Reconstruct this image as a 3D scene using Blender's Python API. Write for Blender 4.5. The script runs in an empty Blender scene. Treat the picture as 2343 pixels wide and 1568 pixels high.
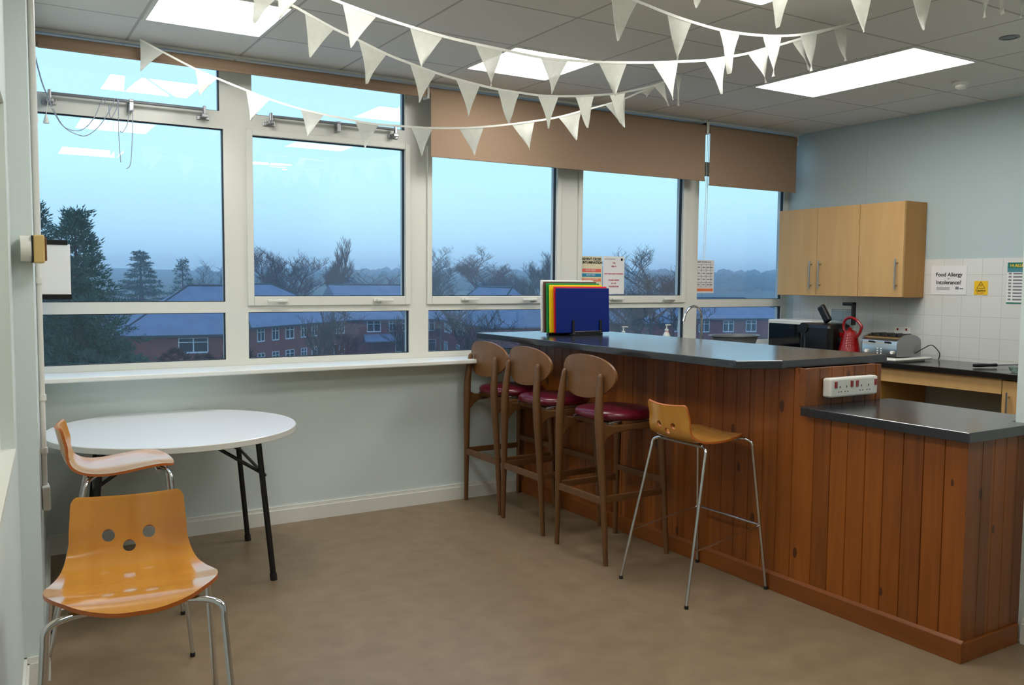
import bpy, bmesh, math, random
from mathutils import Vector, Matrix
from math import pi, sin, cos, radians

SC = bpy.context.scene
COL = SC.collection

# ---------------------------------------------------------------- camera
cam_d = bpy.data.cameras.new('camera')
cam_d.sensor_width = 36.0
cam_d.lens = 2002.84 / 2343 * 36.0
cam_d.clip_start = 0.05
cam_d.clip_end = 4000
cam = bpy.data.objects.new('camera', cam_d)
COL.objects.link(cam)
SC.camera = cam
_f = Vector((0.5205127, 0.85109387, -0.0685985))
_r = Vector((0.8533484, -0.52128714, 0.00749859))
_u = Vector((0.02937751, 0.06244154, 0.99761617))
cam.matrix_world = Matrix(((_r.x, _u.x, -_f.x, -0.28732668), (_r.y, _u.y, -_f.y, -5.42127557), (_r.z, _u.z, -_f.z, 1.50761601), (0, 0, 0, 1)))

# ---------------------------------------------------------------- colour management
SC.view_settings.view_transform = 'Standard'
SC.view_settings.look = 'None'
SC.view_settings.gamma = 1.0
SC.view_settings.exposure = 0.0
SC.view_settings.use_curve_mapping = False
SC.cycles.use_denoising = True
SC.cycles.max_bounces = 8
SC.cycles.diffuse_bounces = 4
SC.cycles.glossy_bounces = 4
SC.cycles.transparent_max_bounces = 16
SC.cycles.sample_clamp_indirect = 6.0
SC.cycles.volume_bounces = 2
SC.cycles.caustics_reflective = False
SC.cycles.caustics_refractive = False

SKY_STRENGTH = 1.5
LAMP_STRENGTH = 17.0

def lin(c):
    return tuple(((x / 255) / 12.92 if x / 255 <= 0.04045 else ((x / 255 + 0.055) / 1.055) ** 2.4) for x in c)

# ---------------------------------------------------------------- sky: overcast blue dusk
W = bpy.data.worlds.new('dusk_sky')
SC.world = W
W.use_nodes = True
nt = W.node_tree
nt.nodes.clear()
out = nt.nodes.new('ShaderNodeOutputWorld')
bg = nt.nodes.new('ShaderNodeBackground')
tc = nt.nodes.new('ShaderNodeTexCoord')
sep = nt.nodes.new('ShaderNodeSeparateXYZ')
ramp = nt.nodes.new('ShaderNodeValToRGB')
noi = nt.nodes.new('ShaderNodeTexNoise')
noi.inputs['Scale'].default_value = 2.2
noi.inputs['Detail'].default_value = 3
mth = nt.nodes.new('ShaderNodeMath')
mth.operation = 'MULTIPLY_ADD'
mth.inputs[1].default_value = 0.10
nt.links.new(tc.outputs['Generated'], sep.inputs[0])
nt.links.new(tc.outputs['Generated'], noi.inputs['Vector'])
nt.links.new(noi.outputs[0], mth.inputs[0])
nt.links.new(sep.outputs['Z'], mth.inputs[2])
nt.links.new(mth.outputs[0], ramp.inputs[0])
cr = ramp.color_ramp
cr.elements[0].position = 0.0
cr.elements[0].color = (*lin((110, 150, 195)), 1)
cr.elements[1].position = 1.0
cr.elements[1].color = (*lin((120, 176, 255)), 1)
for p, c in ((0.045, (166, 210, 244)), (0.075, (176, 222, 251)), (0.16, (186, 236, 254)), (0.30, (180, 224, 255)), (0.5, (150, 200, 255))):
    e = cr.elements.new(p)
    e.color = (*lin(c), 1)
bg.inputs['Strength'].default_value = SKY_STRENGTH
nt.links.new(ramp.outputs[0], bg.inputs[0])
nt.links.new(bg.outputs[0], out.inputs[0])

# ---------------------------------------------------------------- materials
def new_mat(name):
    m = bpy.data.materials.new(name)
    m.use_nodes = True
    n = m.node_tree
    return m, n, n.nodes['Principled BSDF']

def mat(name, c, rough=0.5, metal=0.0, var=0.06, scale=8.0, stretch=(1, 1, 1), bump=0.0, coat=0.0, spec=0.5, trans=0.0, c2=None, detail=3):
    m, n, b = new_mat(name)
    t = n.nodes.new('ShaderNodeTexCoord')
    mp = n.nodes.new('ShaderNodeMapping')
    mp.inputs['Scale'].default_value = stretch
    ns = n.nodes.new('ShaderNodeTexNoise')
    ns.inputs['Scale'].default_value = scale
    ns.inputs['Detail'].default_value = detail
    mx = n.nodes.new('ShaderNodeMix')
    mx.data_type = 'RGBA'
    base = lin(c)
    d = lin(c2) if c2 else tuple(x * (1 - 2 * var) for x in base)
    mx.inputs[6].default_value = (*d, 1)
    mx.inputs[7].default_value = (*(tuple(min(1, x * (1 + (0 if c2 else var))) for x in base)), 1)
    n.links.new(t.outputs['Object'], mp.inputs[0])
    n.links.new(mp.outputs[0], ns.inputs['Vector'])
    n.links.new(ns.outputs[0], mx.inputs[0])
    n.links.new(mx.outputs[2], b.inputs['Base Color'])
    b.inputs['Roughness'].default_value = rough
    b.inputs['Metallic'].default_value = metal
    b.inputs['Specular IOR Level'].default_value = spec
    b.inputs['Coat Weight'].default_value = coat
    b.inputs['Coat Roughness'].default_value = 0.12
    if trans:
        b.inputs['Transmission Weight'].default_value = trans
    if bump:
        bp_ = n.nodes.new('ShaderNodeBump')
        bp_.inputs['Strength'].default_value = bump
        bp_.inputs['Distance'].default_value = 0.002
        n.links.new(ns.outputs[0], bp_.inputs['Height'])
        n.links.new(bp_.outputs[0], b.inputs['Normal'])
    return m

def math_node(n, op, a, b=None, c=None):
    k = n.nodes.new('ShaderNodeMath')
    k.operation = op
    for i, v in enumerate((a, b, c)):
        if v is None:
            continue
        if isinstance(v, (int, float)):
            k.inputs[i].default_value = v
        else:
            n.links.new(v, k.inputs[i])
    return k.outputs[0]

def plank_mat(name, pitch, axis, c1, c2, cdark, rough=0.42, coat=0.08):
    """varnished knotty pine boards: each board its own tone, grain along z, dark knots"""
    m, n, b = new_mat(name)
    t = n.nodes.new('ShaderNodeTexCoord')
    s = n.nodes.new('ShaderNodeSeparateXYZ')
    n.links.new(t.outputs['Object'], s.inputs[0])
    idx = math_node(n, 'FLOOR', math_node(n, 'DIVIDE', s.outputs[axis], pitch))
    wn = n.nodes.new('ShaderNodeTexWhiteNoise')
    wn.noise_dimensions = '1D'
    n.links.new(idx, wn.inputs['W'])
    mp = n.nodes.new('ShaderNodeMapping')
    mp.inputs['Scale'].default_value = (38, 38, 2.2)
    n.links.new(t.outputs['Object'], mp.inputs[0])
    ns = n.nodes.new('ShaderNodeTexNoise')
    ns.inputs['Scale'].default_value = 1.0
    ns.inputs['Detail'].default_value = 5
    ns.inputs['Distortion'].default_value = 0.6
    n.links.new(mp.outputs[0], ns.inputs['Vector'])
    mx = n.nodes.new('ShaderNodeMix')
    mx.data_type = 'RGBA'
    mx.inputs[6].default_value = (*lin(c1), 1)
    mx.inputs[7].default_value = (*lin(c2), 1)
    f = math_node(n, 'MULTIPLY_ADD', wn.outputs['Value'], 0.45, math_node(n, 'MULTIPLY', ns.outputs[0], 0.75))
    f = math_node(n, 'SUBTRACT', f, 0.12)
    n.links.new(f, mx.inputs[0])
    # knots
    mp2 = n.nodes.new('ShaderNodeMapping')
    mp2.inputs['Scale'].default_value = (9, 9, 4.2)
    n.links.new(t.outputs['Object'], mp2.inputs[0])
    vo = n.nodes.new('ShaderNodeTexVoronoi')
    vo.inputs['Scale'].default_value = 1.0
    n.links.new(mp2.outputs[0], vo.inputs['Vector'])
    k = math_node(n, 'LESS_THAN', vo.outputs['Distance'], 0.125)
    sel = n.nodes.new('ShaderNodeSeparateColor')
    n.links.new(vo.outputs['Color'], sel.inputs[0])
    k = math_node(n, 'MULTIPLY', k, math_node(n, 'GREATER_THAN', sel.outputs[0], 0.35))
    mx2 = n.nodes.new('ShaderNodeMix')
    mx2.data_type = 'RGBA'
    mx2.inputs[7].default_value = (*lin(cdark), 1)
    n.links.new(mx.outputs[2], mx2.inputs[6])
    n.links.new(math_node(n, 'MULTIPLY', k, 0.8), mx2.inputs[0])
    n.links.new(mx2.outputs[2], b.inputs['Base Color'])
    b.inputs['Roughness'].default_value = rough
    b.inputs['Coat Weight'].default_value = coat
    b.inputs['Coat Roughness'].default_value = 0.25
    return m

def grid_mat(name, c, cline, px, py, ox, oy, w, ax, ay, rough=0.6, var=0.06, mottled=0.05, spec=0.4):
    """tiles with joint lines: axes ax, ay (0..2), pitch px, py, offset ox, oy, joint width w"""
    m, n, b = new_mat(name)
    t = n.nodes.new('ShaderNodeTexCoord')
    s = n.nodes.new('ShaderNodeSeparateXYZ')
    n.links.new(t.outputs['Object'], s.inputs[0])
    def cell(a, p, o):
        v = math_node(n, 'DIVIDE', math_node(n, 'SUBTRACT', s.outputs[a], o), p)
        fl = math_node(n, 'FLOOR', v)
        fr = math_node(n, 'SUBTRACT', v, fl)
        d = math_node(n, 'MULTIPLY', math_node(n, 'SUBTRACT', 0.5, math_node(n, 'ABSOLUTE', math_node(n, 'SUBTRACT', fr, 0.5))), p)
        return fl, d
    fa, da = cell(ax, px, ox)
    fb, db = cell(ay, py, oy)
    line = math_node(n, 'LESS_THAN', math_node(n, 'MINIMUM', da, db), w / 2)
    cmb = n.nodes.new('ShaderNodeCombineXYZ')
    n.links.new(fa, cmb.inputs[0])
    n.links.new(fb, cmb.inputs[1])
    wn = n.nodes.new('ShaderNodeTexWhiteNoise')
    n.links.new(cmb.outputs[0], wn.inputs['Vector'])
    ns = n.nodes.new('ShaderNodeTexNoise')
    ns.inputs['Scale'].default_value = 60
    n.links.new(t.outputs['Object'], ns.inputs['Vector'])
    f = math_node(n, 'ADD', math_node(n, 'MULTIPLY', wn.outputs['Value'], 0.6), math_node(n, 'MULTIPLY', ns.outputs[0], 0.4))
    mx = n.nodes.new('ShaderNodeMix')
    mx.data_type = 'RGBA'
    base = lin(c)
    mx.inputs[6].default_value = (*tuple(x * (1 - var) for x in base), 1)
    mx.inputs[7].default_value = (*tuple(min(1, x * (1 + var)) for x in base), 1)
    n.links.new(f, mx.inputs[0])
    mx2 = n.nodes.new('ShaderNodeMix')
    mx2.data_type = 'RGBA'
    mx2.inputs[7].default_value = (*lin(cline), 1)
    n.links.new(mx.outputs[2], mx2.inputs[6])
    n.links.new(line, mx2.inputs[0])
    n.links.new(mx2.outputs[2], b.inputs['Base Color'])
    b.inputs['Roughness'].default_value = rough
    b.inputs['Specular IOR Level'].default_value = spec
    return m

def emit_mat(name, c, s):
    m, n, b = new_mat(name)
    b.inputs['Base Color'].default_value = (0.8, 0.8, 0.8, 1)
    b.inputs['Emission Color'].default_value = (*c, 1)
    b.inputs['Emission Strength'].default_value = s
    return m

def glass_mat(name, refl=1.0, tint=(1, 1, 1)):
    m = bpy.data.materials.new(name)
    m.use_nodes = True
    n = m.node_tree
    n.nodes.clear()
    o = n.nodes.new('ShaderNodeOutputMaterial')
    tr = n.nodes.new('ShaderNodeBsdfTransparent')
    tr.inputs[0].default_value = (*tint, 1)
    gl = n.nodes.new('ShaderNodeBsdfGlossy')
    gl.inputs['Roughness'].default_value = 0.0
    fr = n.nodes.new('ShaderNodeFresnel')
    ge = n.nodes.new('ShaderNodeNewGeometry')
    n.links.new(math_node(n, 'MULTIPLY_ADD', ge.outputs['Backfacing'], -0.8333, 1.5), fr.inputs['IOR'])
    mx = n.nodes.new('ShaderNodeMixShader')
    n.links.new(math_node(n, 'MULTIPLY', fr.outputs[0], refl), mx.inputs[0])
    n.links.new(tr.outputs[0], mx.inputs[1])
    n.links.new(gl.outputs[0], mx.inputs[2])
    n.links.new(mx.outputs[0], o.inputs[0])
    return m

M = {}
M['wall'] = mat('painted_wall', (212, 222, 218), 0.55, var=0.02, scale=3)
M['wall_shaded'] = mat('painted_wall_shaded', (176, 190, 190), 0.55, var=0.02, scale=3)  # shade put into the wall colour; the kitchen light's cut-off is not modelled
M['white_paint'] = mat('white_gloss_paint', (226, 226, 218), 0.3, var=0.015, scale=5)
M['frame'] = mat('window_frame_plastic', (216, 215, 205), 0.32, var=0.015, scale=4)
M['gasket'] = mat('black_gasket', (18, 20, 26), 0.6)
M['ceiling'] = grid_mat('ceiling_tiles', (226, 224, 217), (186, 184, 178), 0.613, 0.6, 0.455, -0.6, 0.014, 0, 1, rough=0.9, var=0.035, spec=0.1)
M['tile'] = grid_mat('glazed_wall_tiles', (212, 211, 204), (194, 190, 178), 0.1475, 0.1525, -1.796, 0.978, 0.004, 1, 2, rough=0.22, var=0.02, spec=0.5)
M['floor'] = mat('vinyl_floor', (146, 126, 100), 0.40, c2=(108, 90, 68), scale=9.0, detail=14, spec=0.35)
M['pine'] = plank_mat('pine_boards', 0.0925, 1, (100, 48, 8), (164, 90, 20), (52, 20, 6))
M['pine_x'] = plank_mat('pine_boards_end', 0.0845, 0, (92, 46, 10), (148, 82, 22), (52, 20, 6))
M['pine_plain'] = mat('pine_trim', (148, 82, 22), 0.42, c2=(100, 50, 12), scale=1.5, stretch=(6, 1.2, 10), coat=0.08)
M['laminate'] = mat('dark_laminate', (44, 46, 50), 0.17, var=0.12, scale=160, spec=0.8)
M['laminate_edge'] = mat('dark_laminate_edge', (34, 37, 42), 0.3, var=0.1, scale=120)
M['laminate_b'] = mat('speckled_black_laminate', (30, 30, 30), 0.16, var=0.3, scale=200)
M['beech'] = mat('beech_veneer', (206, 166, 108), 0.38, c2=(184, 142, 88), scale=2.0, stretch=(8, 8, 0.8))
M['beech_dark'] = mat('beech_side', (180, 132, 66), 0.42, c2=(160, 114, 54), scale=2.0, stretch=(8, 8, 0.8))
M['ply'] = mat('beech_plywood_seat', (208, 150, 66), 0.14, c2=(184, 120, 42), scale=1.6, stretch=(1.2, 14, 3), coat=0.5)
M['ply_edge'] = mat('plywood_edge', (176, 92, 28), 0.4, scale=60)
M['chrome'] = mat('chrome', (205, 205, 205), 0.16, metal=1.0, var=0.01)
M['steel'] = mat('brushed_steel', (165, 165, 168), 0.35, metal=1.0, var=0.03)
M['walnut'] = mat('brown_stained_beech', (118, 80, 44), 0.42, c2=(88, 56, 30), scale=2.4, stretch=(9, 9, 0.9))
M['walnut_back'] = mat('brown_stained_veneer', (132, 88, 46), 0.4, c2=(104, 66, 34), scale=2.4, stretch=(9, 9, 0.9))
M['burgundy'] = mat('burgundy_vinyl', (98, 18, 34), 0.28, var=0.05, scale=30, spec=0.5)
M['table_white'] = mat('white_table_laminate', (226, 229, 232), 0.22, var=0.01, scale=8)
M['table_edge'] = mat('table_edge_band', (214, 213, 204), 0.4, var=0.02)
M['black_metal'] = mat('black_painted_steel', (16, 16, 18), 0.35, var=0.05)
M['rubber'] = mat('black_rubber', (20, 20, 20), 0.7)
M['blind'] = mat('taupe_blind_fabric', (150, 126, 104), 0.85, var=0.03, scale=80, spec=0.2)
M['grey_plastic'] = mat('grey_plastic', (110, 114, 116), 0.4)
M['white_plastic'] = mat('white_plastic', (226, 224, 214), 0.3, var=0.015)
M['black_plastic'] = mat('black_plastic', (9, 9, 11), 0.3, var=0.05)
M['red_plastic'] = mat('red_enamel', (138, 12, 14), 0.18, var=0.05, coat=0.4)
M['dark_glass'] = mat('dark_glass', (8, 9, 14), 0.08, var=0.02)
M['yellow'] = mat('yellow_label', (238, 190, 20), 0.5)
M['paper'] = mat('paper', (224, 222, 220), 0.7, var=0.015)
M['paper_cream'] = mat('cream_paper', (222, 210, 176), 0.7, var=0.02)
M['ink'] = mat('black_ink', (24, 26, 24), 0.7)
M['ink_grey'] = mat('grey_ink', (120, 120, 124), 0.7)
M['ink_red'] = mat('red_ink', (196, 70, 84), 0.7)
M['orange'] = mat('orange_print', (232, 122, 70), 0.7)
M['coral'] = mat('coral_print', (226, 98, 84), 0.7)
M['teal'] = mat('teal_print', (24, 132, 168), 0.7)
M['green_dark'] = mat('green_print', (26, 112, 96), 0.6)
M['green_mid'] = mat('blue_green_print', (72, 132, 142), 0.6)
M['cord'] = mat('pale_cord', (150, 158, 172), 0.6)
M['fabric'] = mat('white_cotton', (232, 232, 222), 0.85, var=0.03, scale=60, spec=0.2)
M['glass'] = glass_mat('window_glass', 1.25, (0.97, 0.985, 0.985))
M['lamp'] = emit_mat('luminaire_diffuser', (1.0, 0.995, 0.97), LAMP_STRENGTH)
M['cream_panel'] = mat('cream_panel', (206, 204, 172), 0.5, var=0.03)
M['beige_plastic'] = mat('beige_plastic', (206, 176, 112), 0.4, var=0.02)
M['brick'] = mat('red_brick', (158, 84, 72), 0.9, c2=(112, 62, 58), scale=1.5, detail=8, spec=0.1)
M['roof'] = mat('slate_roof', (138, 144, 160), 0.8, c2=(100, 106, 122), scale=0.8, detail=6, spec=0.2)
M['render_white'] = mat('white_render', (210, 212, 214), 0.8, spec=0.1)
M['ext_window'] = mat('white_window_frame', (225, 228, 230), 0.5)
M['ext_glass'] = mat('dull_window_pane', (30, 34, 42), 0.15)
M['gutter'] = mat('dark_gutter', (30, 34, 40), 0.5)
M['bark'] = mat('winter_bark', (98, 86, 80), 0.9, var=0.15, scale=3, spec=0.1)
M['bark_red'] = mat('winter_bark_reddish', (112, 80, 74), 0.9, var=0.15, scale=3, spec=0.1)
M['needles'] = mat('pine_needles', (92, 122, 100), 0.8, c2=(56, 82, 70), scale=1.2, spec=0.1)
M['needles_b'] = mat('dark_needles', (66, 96, 84), 0.8, c2=(44, 70, 62), scale=1.2, spec=0.1)
M['hedge'] = mat('russet_shrub', (112, 74, 62), 0.9, c2=(70, 52, 46), scale=2, spec=0.1)
M['grass'] = mat('winter_grass', (92, 98, 70), 0.95, c2=(70, 66, 54), scale=0.08, detail=6, spec=0.05)
M['wood_far'] = mat('distant_woodland', (64, 84, 72), 0.95, c2=(50, 66, 60), scale=0.05, detail=8, spec=0.05)

# ---------------------------------------------------------------- mesh builder
ORG = {}

class MB:
    def __init__(self):
        self.v = []
        self.f = []
        self.mi = []
        self.k = 0

    def add(self, vs, fs, mi=0):
        n = len(self.v)
        self.v += [tuple(p) for p in vs]
        self.f += [tuple(i + n for i in f) for f in fs]
        self.mi += [mi] * len(fs)
        return self

    def box(self, x0, x1, y0, y1, z0, z1, bev=0.0, mtx=None, mi=0):
        x0, x1 = min(x0, x1), max(x0, x1)
        y0, y1 = min(y0, y1), max(y0, y1)
        z0, z1 = min(z0, z1), max(z0, z1)
        bm = bmesh.new()
        vs = [bm.verts.new((x, y, z)) for x in (x0, x1) for y in (y0, y1) for z in (z0, z1)]
        for q in ((0, 1, 3, 2), (4, 6, 7, 5), (0, 4, 5, 1), (2, 3, 7, 6), (0, 2, 6, 4), (1, 5, 7, 3)):
            bm.faces.new([vs[i] for i in q])
        if bev > 0:
            bmesh.ops.bevel(bm, geom=list(bm.edges), offset=min(bev, 0.45 * min(x1 - x0, y1 - y0, z1 - z0)), segments=2, affect='EDGES', profile=0.5)
        if mtx is not None:
            bm.transform(mtx)
        bm.verts.index_update()
        self.add([tuple(v.co) for v in bm.verts], [[v.index for v in f.verts] for f in bm.faces], mi)
        bm.free()
        return self

    def tube(self, pts, r, n=10, closed=False, cap=True, mi=0):
        pts = [Vector(p) for p in pts]
        rs = r if isinstance(r, (list, tuple)) else [r] * len(pts)
        rings = []
        L = len(pts)
        up = None
        for i, p in enumerate(pts):
            if closed:
                t = (pts[(i + 1) % L] - pts[i - 1])
            else:
                t = (pts[min(i + 1, L - 1)] - pts[max(i - 1, 0)])
            if t.length < 1e-9:
                t = Vector((0, 0, 1))
            t.normalize()
            if up is None:
                a = Vector((0, 0, 1)) if abs(t.z) < 0.9 else Vector((1, 0, 0))
                up = (a - t * a.dot(t)).normalized()
            else:
                up = up - t * up.dot(t)
                if up.length < 1e-6:
                    a = Vector((0, 0, 1)) if abs(t.z) < 0.9 else Vector((1, 0, 0))
                    up = a - t * a.dot(t)
                up.normalize()
            s = t.cross(up)
            rings.append([tuple(p + (up * cos(2 * pi * j / n) + s * sin(2 * pi * j / n)) * rs[i]) for j in range(n)])
        vs = [v for rg in rings for v in rg]
        fs = []
        for i in range(L if closed else L - 1):
            a, b = i * n, ((i + 1) % L) * n
            for j in range(n):
                k = (j + 1) % n
                fs.append((a + j, a + k, b + k, b + j))
        if not closed and cap:
            fs.append(tuple(range(n))[::-1])
            fs.append(tuple((L - 1) * n + j for j in range(n)))
        return self.add(vs, fs, mi)

    def lathe(self, prof, c=(0, 0, 0), n=32, mtx=None, sx=1.0, sy=1.0, mi=0):
        """prof: list of (radius, z)"""
        vs = []
        fs = []
        m = mtx or Matrix.Identity(4)
        for (r, z) in prof:
            for j in range(n):
                a = 2 * pi * j / n
                vs.append(tuple(m @ Vector((c[0] + r * cos(a) * sx, c[1] + r * sin(a) * sy, c[2] + z))))
        for i in range(len(prof) - 1):
            for j in range(n):
                k = (j + 1) % n
                fs.append((i * n + j, i * n + k, (i + 1) * n + k, (i + 1) * n + j))
        if prof[0][0] > 1e-6:
            fs.append(tuple(range(n))[::-1])
        if prof[-1][0] > 1e-6:
            fs.append(tuple((len(prof) - 1) * n + j for j in range(n)))
        return self.add(vs, fs, mi)

    def prism(self, poly, d, plane='xy', t=0.01, mi=0):
        """poly extruded: plane xy -> z from d to d+t; xz -> y; yz -> x"""
        n = len(poly)
        def pt(p, w):
            return {'xy': (p[0], p[1], w), 'xz': (p[0], w, p[1]), 'yz': (w, p[0], p[1])}[plane]
        vs = [pt(p, d) for p in poly] + [pt(p, d + t) for p in poly]
        fs = [tuple(range(n))[::-1], tuple(range(n, 2 * n))] + [(i, (i + 1) % n, (i + 1) % n + n, i + n) for i in range(n)]
        return self.add(vs, fs, mi)

    def build(self, name, m, parent=None, smooth=False, bevel=0.0, ang=35):
        me = bpy.data.meshes.new(name)
        org = ORG.get(parent.name, Vector((0, 0, 0))) if parent is not None else Vector((0, 0, 0))
        me.from_pydata([tuple(Vector(p) - org) for p in self.v], [], self.f)
        ms = m if isinstance(m, (list, tuple)) else [m]
        for q in ms:
            me.materials.append(q)
        for p, k in zip(me.polygons, self.mi):
            p.material_index = k
        me.validate()
        bm = bmesh.new()
        bm.from_mesh(me)
        bmesh.ops.recalc_face_normals(bm, faces=bm.faces)
        bm.to_mesh(me)
        bm.free()
        o = bpy.data.objects.new(name, me)
        COL.objects.link(o)
        if smooth:
            for p in me.polygons:
                p.use_smooth = True
            md = o.modifiers.new('edge', 'EDGE_SPLIT')
            md.split_angle = radians(ang)
        if bevel:
            md = o.modifiers.new('bev', 'BEVEL')
            md.width = bevel
            md.segments = 2
            md.limit_method = 'ANGLE'
        if parent is not None:
            o.parent = parent
            ORG[o.name] = org
        return o

def tag(o, label, cat, group=None):
    o['label'] = label
    o['category'] = cat
    if group:
        o['group'] = group
    return o

def thing(name, label, cat, loc=(0, 0, 0), rotz=0.0, group=None, world=True):
    """empty at the base of a thing; world=True: its parts are given in world coordinates"""
    o = bpy.data.objects.new(name, None)
    COL.objects.link(o)
    o.empty_display_size = 0.1
    o.location = loc
    o.rotation_euler = (0, 0, rotz)
    tag(o, label, cat, group)
    ORG[o.name] = Vector(loc) if world else Vector((0, 0, 0))
    return o

def struct(o):
    o['kind'] = 'structure'
    return o

def copy_tree(o, parent=None):
    c = o.copy()
    COL.objects.link(c)
    if parent is not None:
        c.parent = parent
    for ch in list(o.children):
        copy_tree(ch, c)
    return c

def text_part(name, s, size, loc, rot, m, parent, align='CENTER', sx=1.0, bold=0.0):
    cu = bpy.data.curves.new(name, 'FONT')
    cu.body = s
    cu.size = size
    cu.align_x = align
    cu.align_y = 'CENTER'
    cu.offset = bold
    cu.extrude = 0.0003
    tmp = bpy.data.objects.new('tmp_text', cu)
    COL.objects.link(tmp)
    bpy.context.view_layer.update()
    me = bpy.data.meshes.new_from_object(tmp.evaluated_get(bpy.context.evaluated_depsgraph_get()))
    COL.objects.unlink(tmp)
    bpy.data.objects.remove(tmp)
    mt = Matrix.Translation(Vector(loc) - ORG.get(parent.name, Vector((0, 0, 0)))) @ Matrix(rot) @ Matrix.Diagonal((sx, 1, 1, 1))
    me.transform(mt)
    me.materials.clear()
    me.materials.append(m)
    o = bpy.data.objects.new(name, me)
    COL.objects.link(o)
    o.parent = parent
    return o

ROT_WIN = ((1, 0, 0, 0), (0, 0, -1, 0), (0, 1, 0, 0), (0, 0, 0, 1))      # text read from -y
ROT_RIGHT = ((0, 0, -1, 0), (-1, 0, 0, 0), (0, 1, 0, 0), (0, 0, 0, 1))   # text read from -x

def pennant_mat():
    m, n, b = new_mat('thin_white_cotton')
    n.nodes.remove(b)
    o = [k for k in n.nodes if k.type == 'OUTPUT_MATERIAL'][0]
    d = n.nodes.new('ShaderNodeBsdfDiffuse')
    t = n.nodes.new('ShaderNodeBsdfTranslucent')
    tr = n.nodes.new('ShaderNodeBsdfTransparent')
    ns = n.nodes.new('ShaderNodeTexNoise')
    tc_ = n.nodes.new('ShaderNodeTexCoord')
    n.links.new(tc_.outputs['Object'], ns.inputs['Vector'])
    ns.inputs['Scale'].default_value = 40
    mx = n.nodes.new('ShaderNodeMix')
    mx.data_type = 'RGBA'
    mx.inputs[6].default_value = (*lin((222, 222, 212)), 1)
    mx.inputs[7].default_value = (*lin((240, 240, 232)), 1)
    n.links.new(ns.outputs[0], mx.inputs[0])
    n.links.new(mx.outputs[2], d.inputs[0])
    n.links.new(mx.outputs[2], t.inputs[0])
    a = n.nodes.new('ShaderNodeMixShader')
    a.inputs[0].default_value = 0.42
    n.links.new(d.outputs[0], a.inputs[1])
    n.links.new(t.outputs[0], a.inputs[2])
    c = n.nodes.new('ShaderNodeMixShader')
    c.inputs[0].default_value = 0.10
    n.links.new(a.outputs[0], c.inputs[1])
    n.links.new(tr.outputs[0], c.inputs[2])
    n.links.new(c.outputs[0], o.inputs[0])
    return m
M['pennant'] = pennant_mat()

# ================================================================ ROOM
ZC = 2.817
# ---- floor, ceiling, walls
struct(MB().box(-0.9, 6.1, -7.6, 0.1, -0.12, 0.0).build('floor', M['floor']))
struct(MB().box(-0.9, 6.1, -7.6, 0.1, ZC, ZC + 0.12).build('ceiling', M['ceiling']))
struct(MB().box(-0.2, 6.1, -0.1, 0.12, 0.0, 0.962).build('wall_window_side', M['wall']))
struct(MB().box(5.896, 6.1, -3.52, 0.12, 0.0, ZC).build('wall_right', M['wall_shaded']))
tl = MB().box(5.889, 5.897, -3.395, -0.095, 0.952, 1.705)
t_ = struct(tl.build('trim_1', M['tile']))
t_['label'] = 'white square wall tiles above the right-hand worktop'
struct(MB().box(5.893, 5.897, -0.800, -0.792, 1.705, ZC).build('trim_2', M['wall_shaded']))
struct(MB().box(3.45, 5.896, -3.52, -3.40, 0.0, ZC).build('wall_kitchen_end', M['wall']))
struct(MB().box(3.45, 3.60, -7.6, -3.521, 0.0, ZC).build('wall_divider', M['wall']))
struct(MB().box(-0.9, 3.6, -7.6, -7.45, 0.0, ZC).build('wall_back', M['wall']))
# left wall: slightly out of square; boxed column beyond a recessed window
sk = MB()
sk.prism([(0.0, -0.1), (-0.109, -1.795), (-0.178, -1.80), (-0.6, -1.80), (-0.6, -0.1)], 0.0, 'xy', ZC)
struct(sk.build('wall_left', M['wall']))
def lx(y):
    return -0.176 + 0.066 * (y + 1.8)
nl = MB()
def lseg(y0, y1, z0, z1, inset=0.0):
    nl.prism([(lx(y0) - inset, y0), (lx(y1) - inset, y1), (lx(y1) - 0.4, y1), (lx(y0) - 0.4, y0)], z0, 'xy', z1 - z0)
lseg(-1.8, -2.05, 0, ZC)
lseg(-4.4, -7.5, 0, ZC)
lseg(-2.05, -4.4, 0, 0.925)
lseg(-2.05, -4.4, 2.085, ZC)
struct(nl.build('wall_left_near', M['wall']))
hp = MB()
hp.prism([(lx(-2.05) - 0.055, -2.05), (lx(-4.4) - 0.055, -4.4), (lx(-4.4) - 0.08, -4.4), (lx(-2.05) - 0.08, -2.05)], 0.925, 'xy', 1.16)
w6 = struct(hp.build('window_6', M['cream_panel']))
fr6 = MB()
for (a, b, z0, z1) in ((-2.05, -2.09, 0.925, 2.085), (-4.36, -4.4, 0.925, 2.085), (-2.09, -4.36, 0.925, 0.965), (-2.09, -4.36, 2.045, 2.085)):
    fr6.prism([(lx(a) - 0.04, a), (lx(b) - 0.04, b), (lx(b) - 0.056, b), (lx(a) - 0.056, a)], z0, 'xy', z1 - z0)
fr6.build('window_frame', M['white_paint'], w6)
sl6 = MB()
sl6.prism([(lx(-2.05) + 0.004, -2.05), (lx(-4.4) + 0.004, -4.4), (lx(-4.4) - 0.056, -4.4), (lx(-2.05) - 0.056, -2.05)], 0.918, 'xy', 0.016)
sl6.build('window_sill', M['white_paint'], w6)

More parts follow.
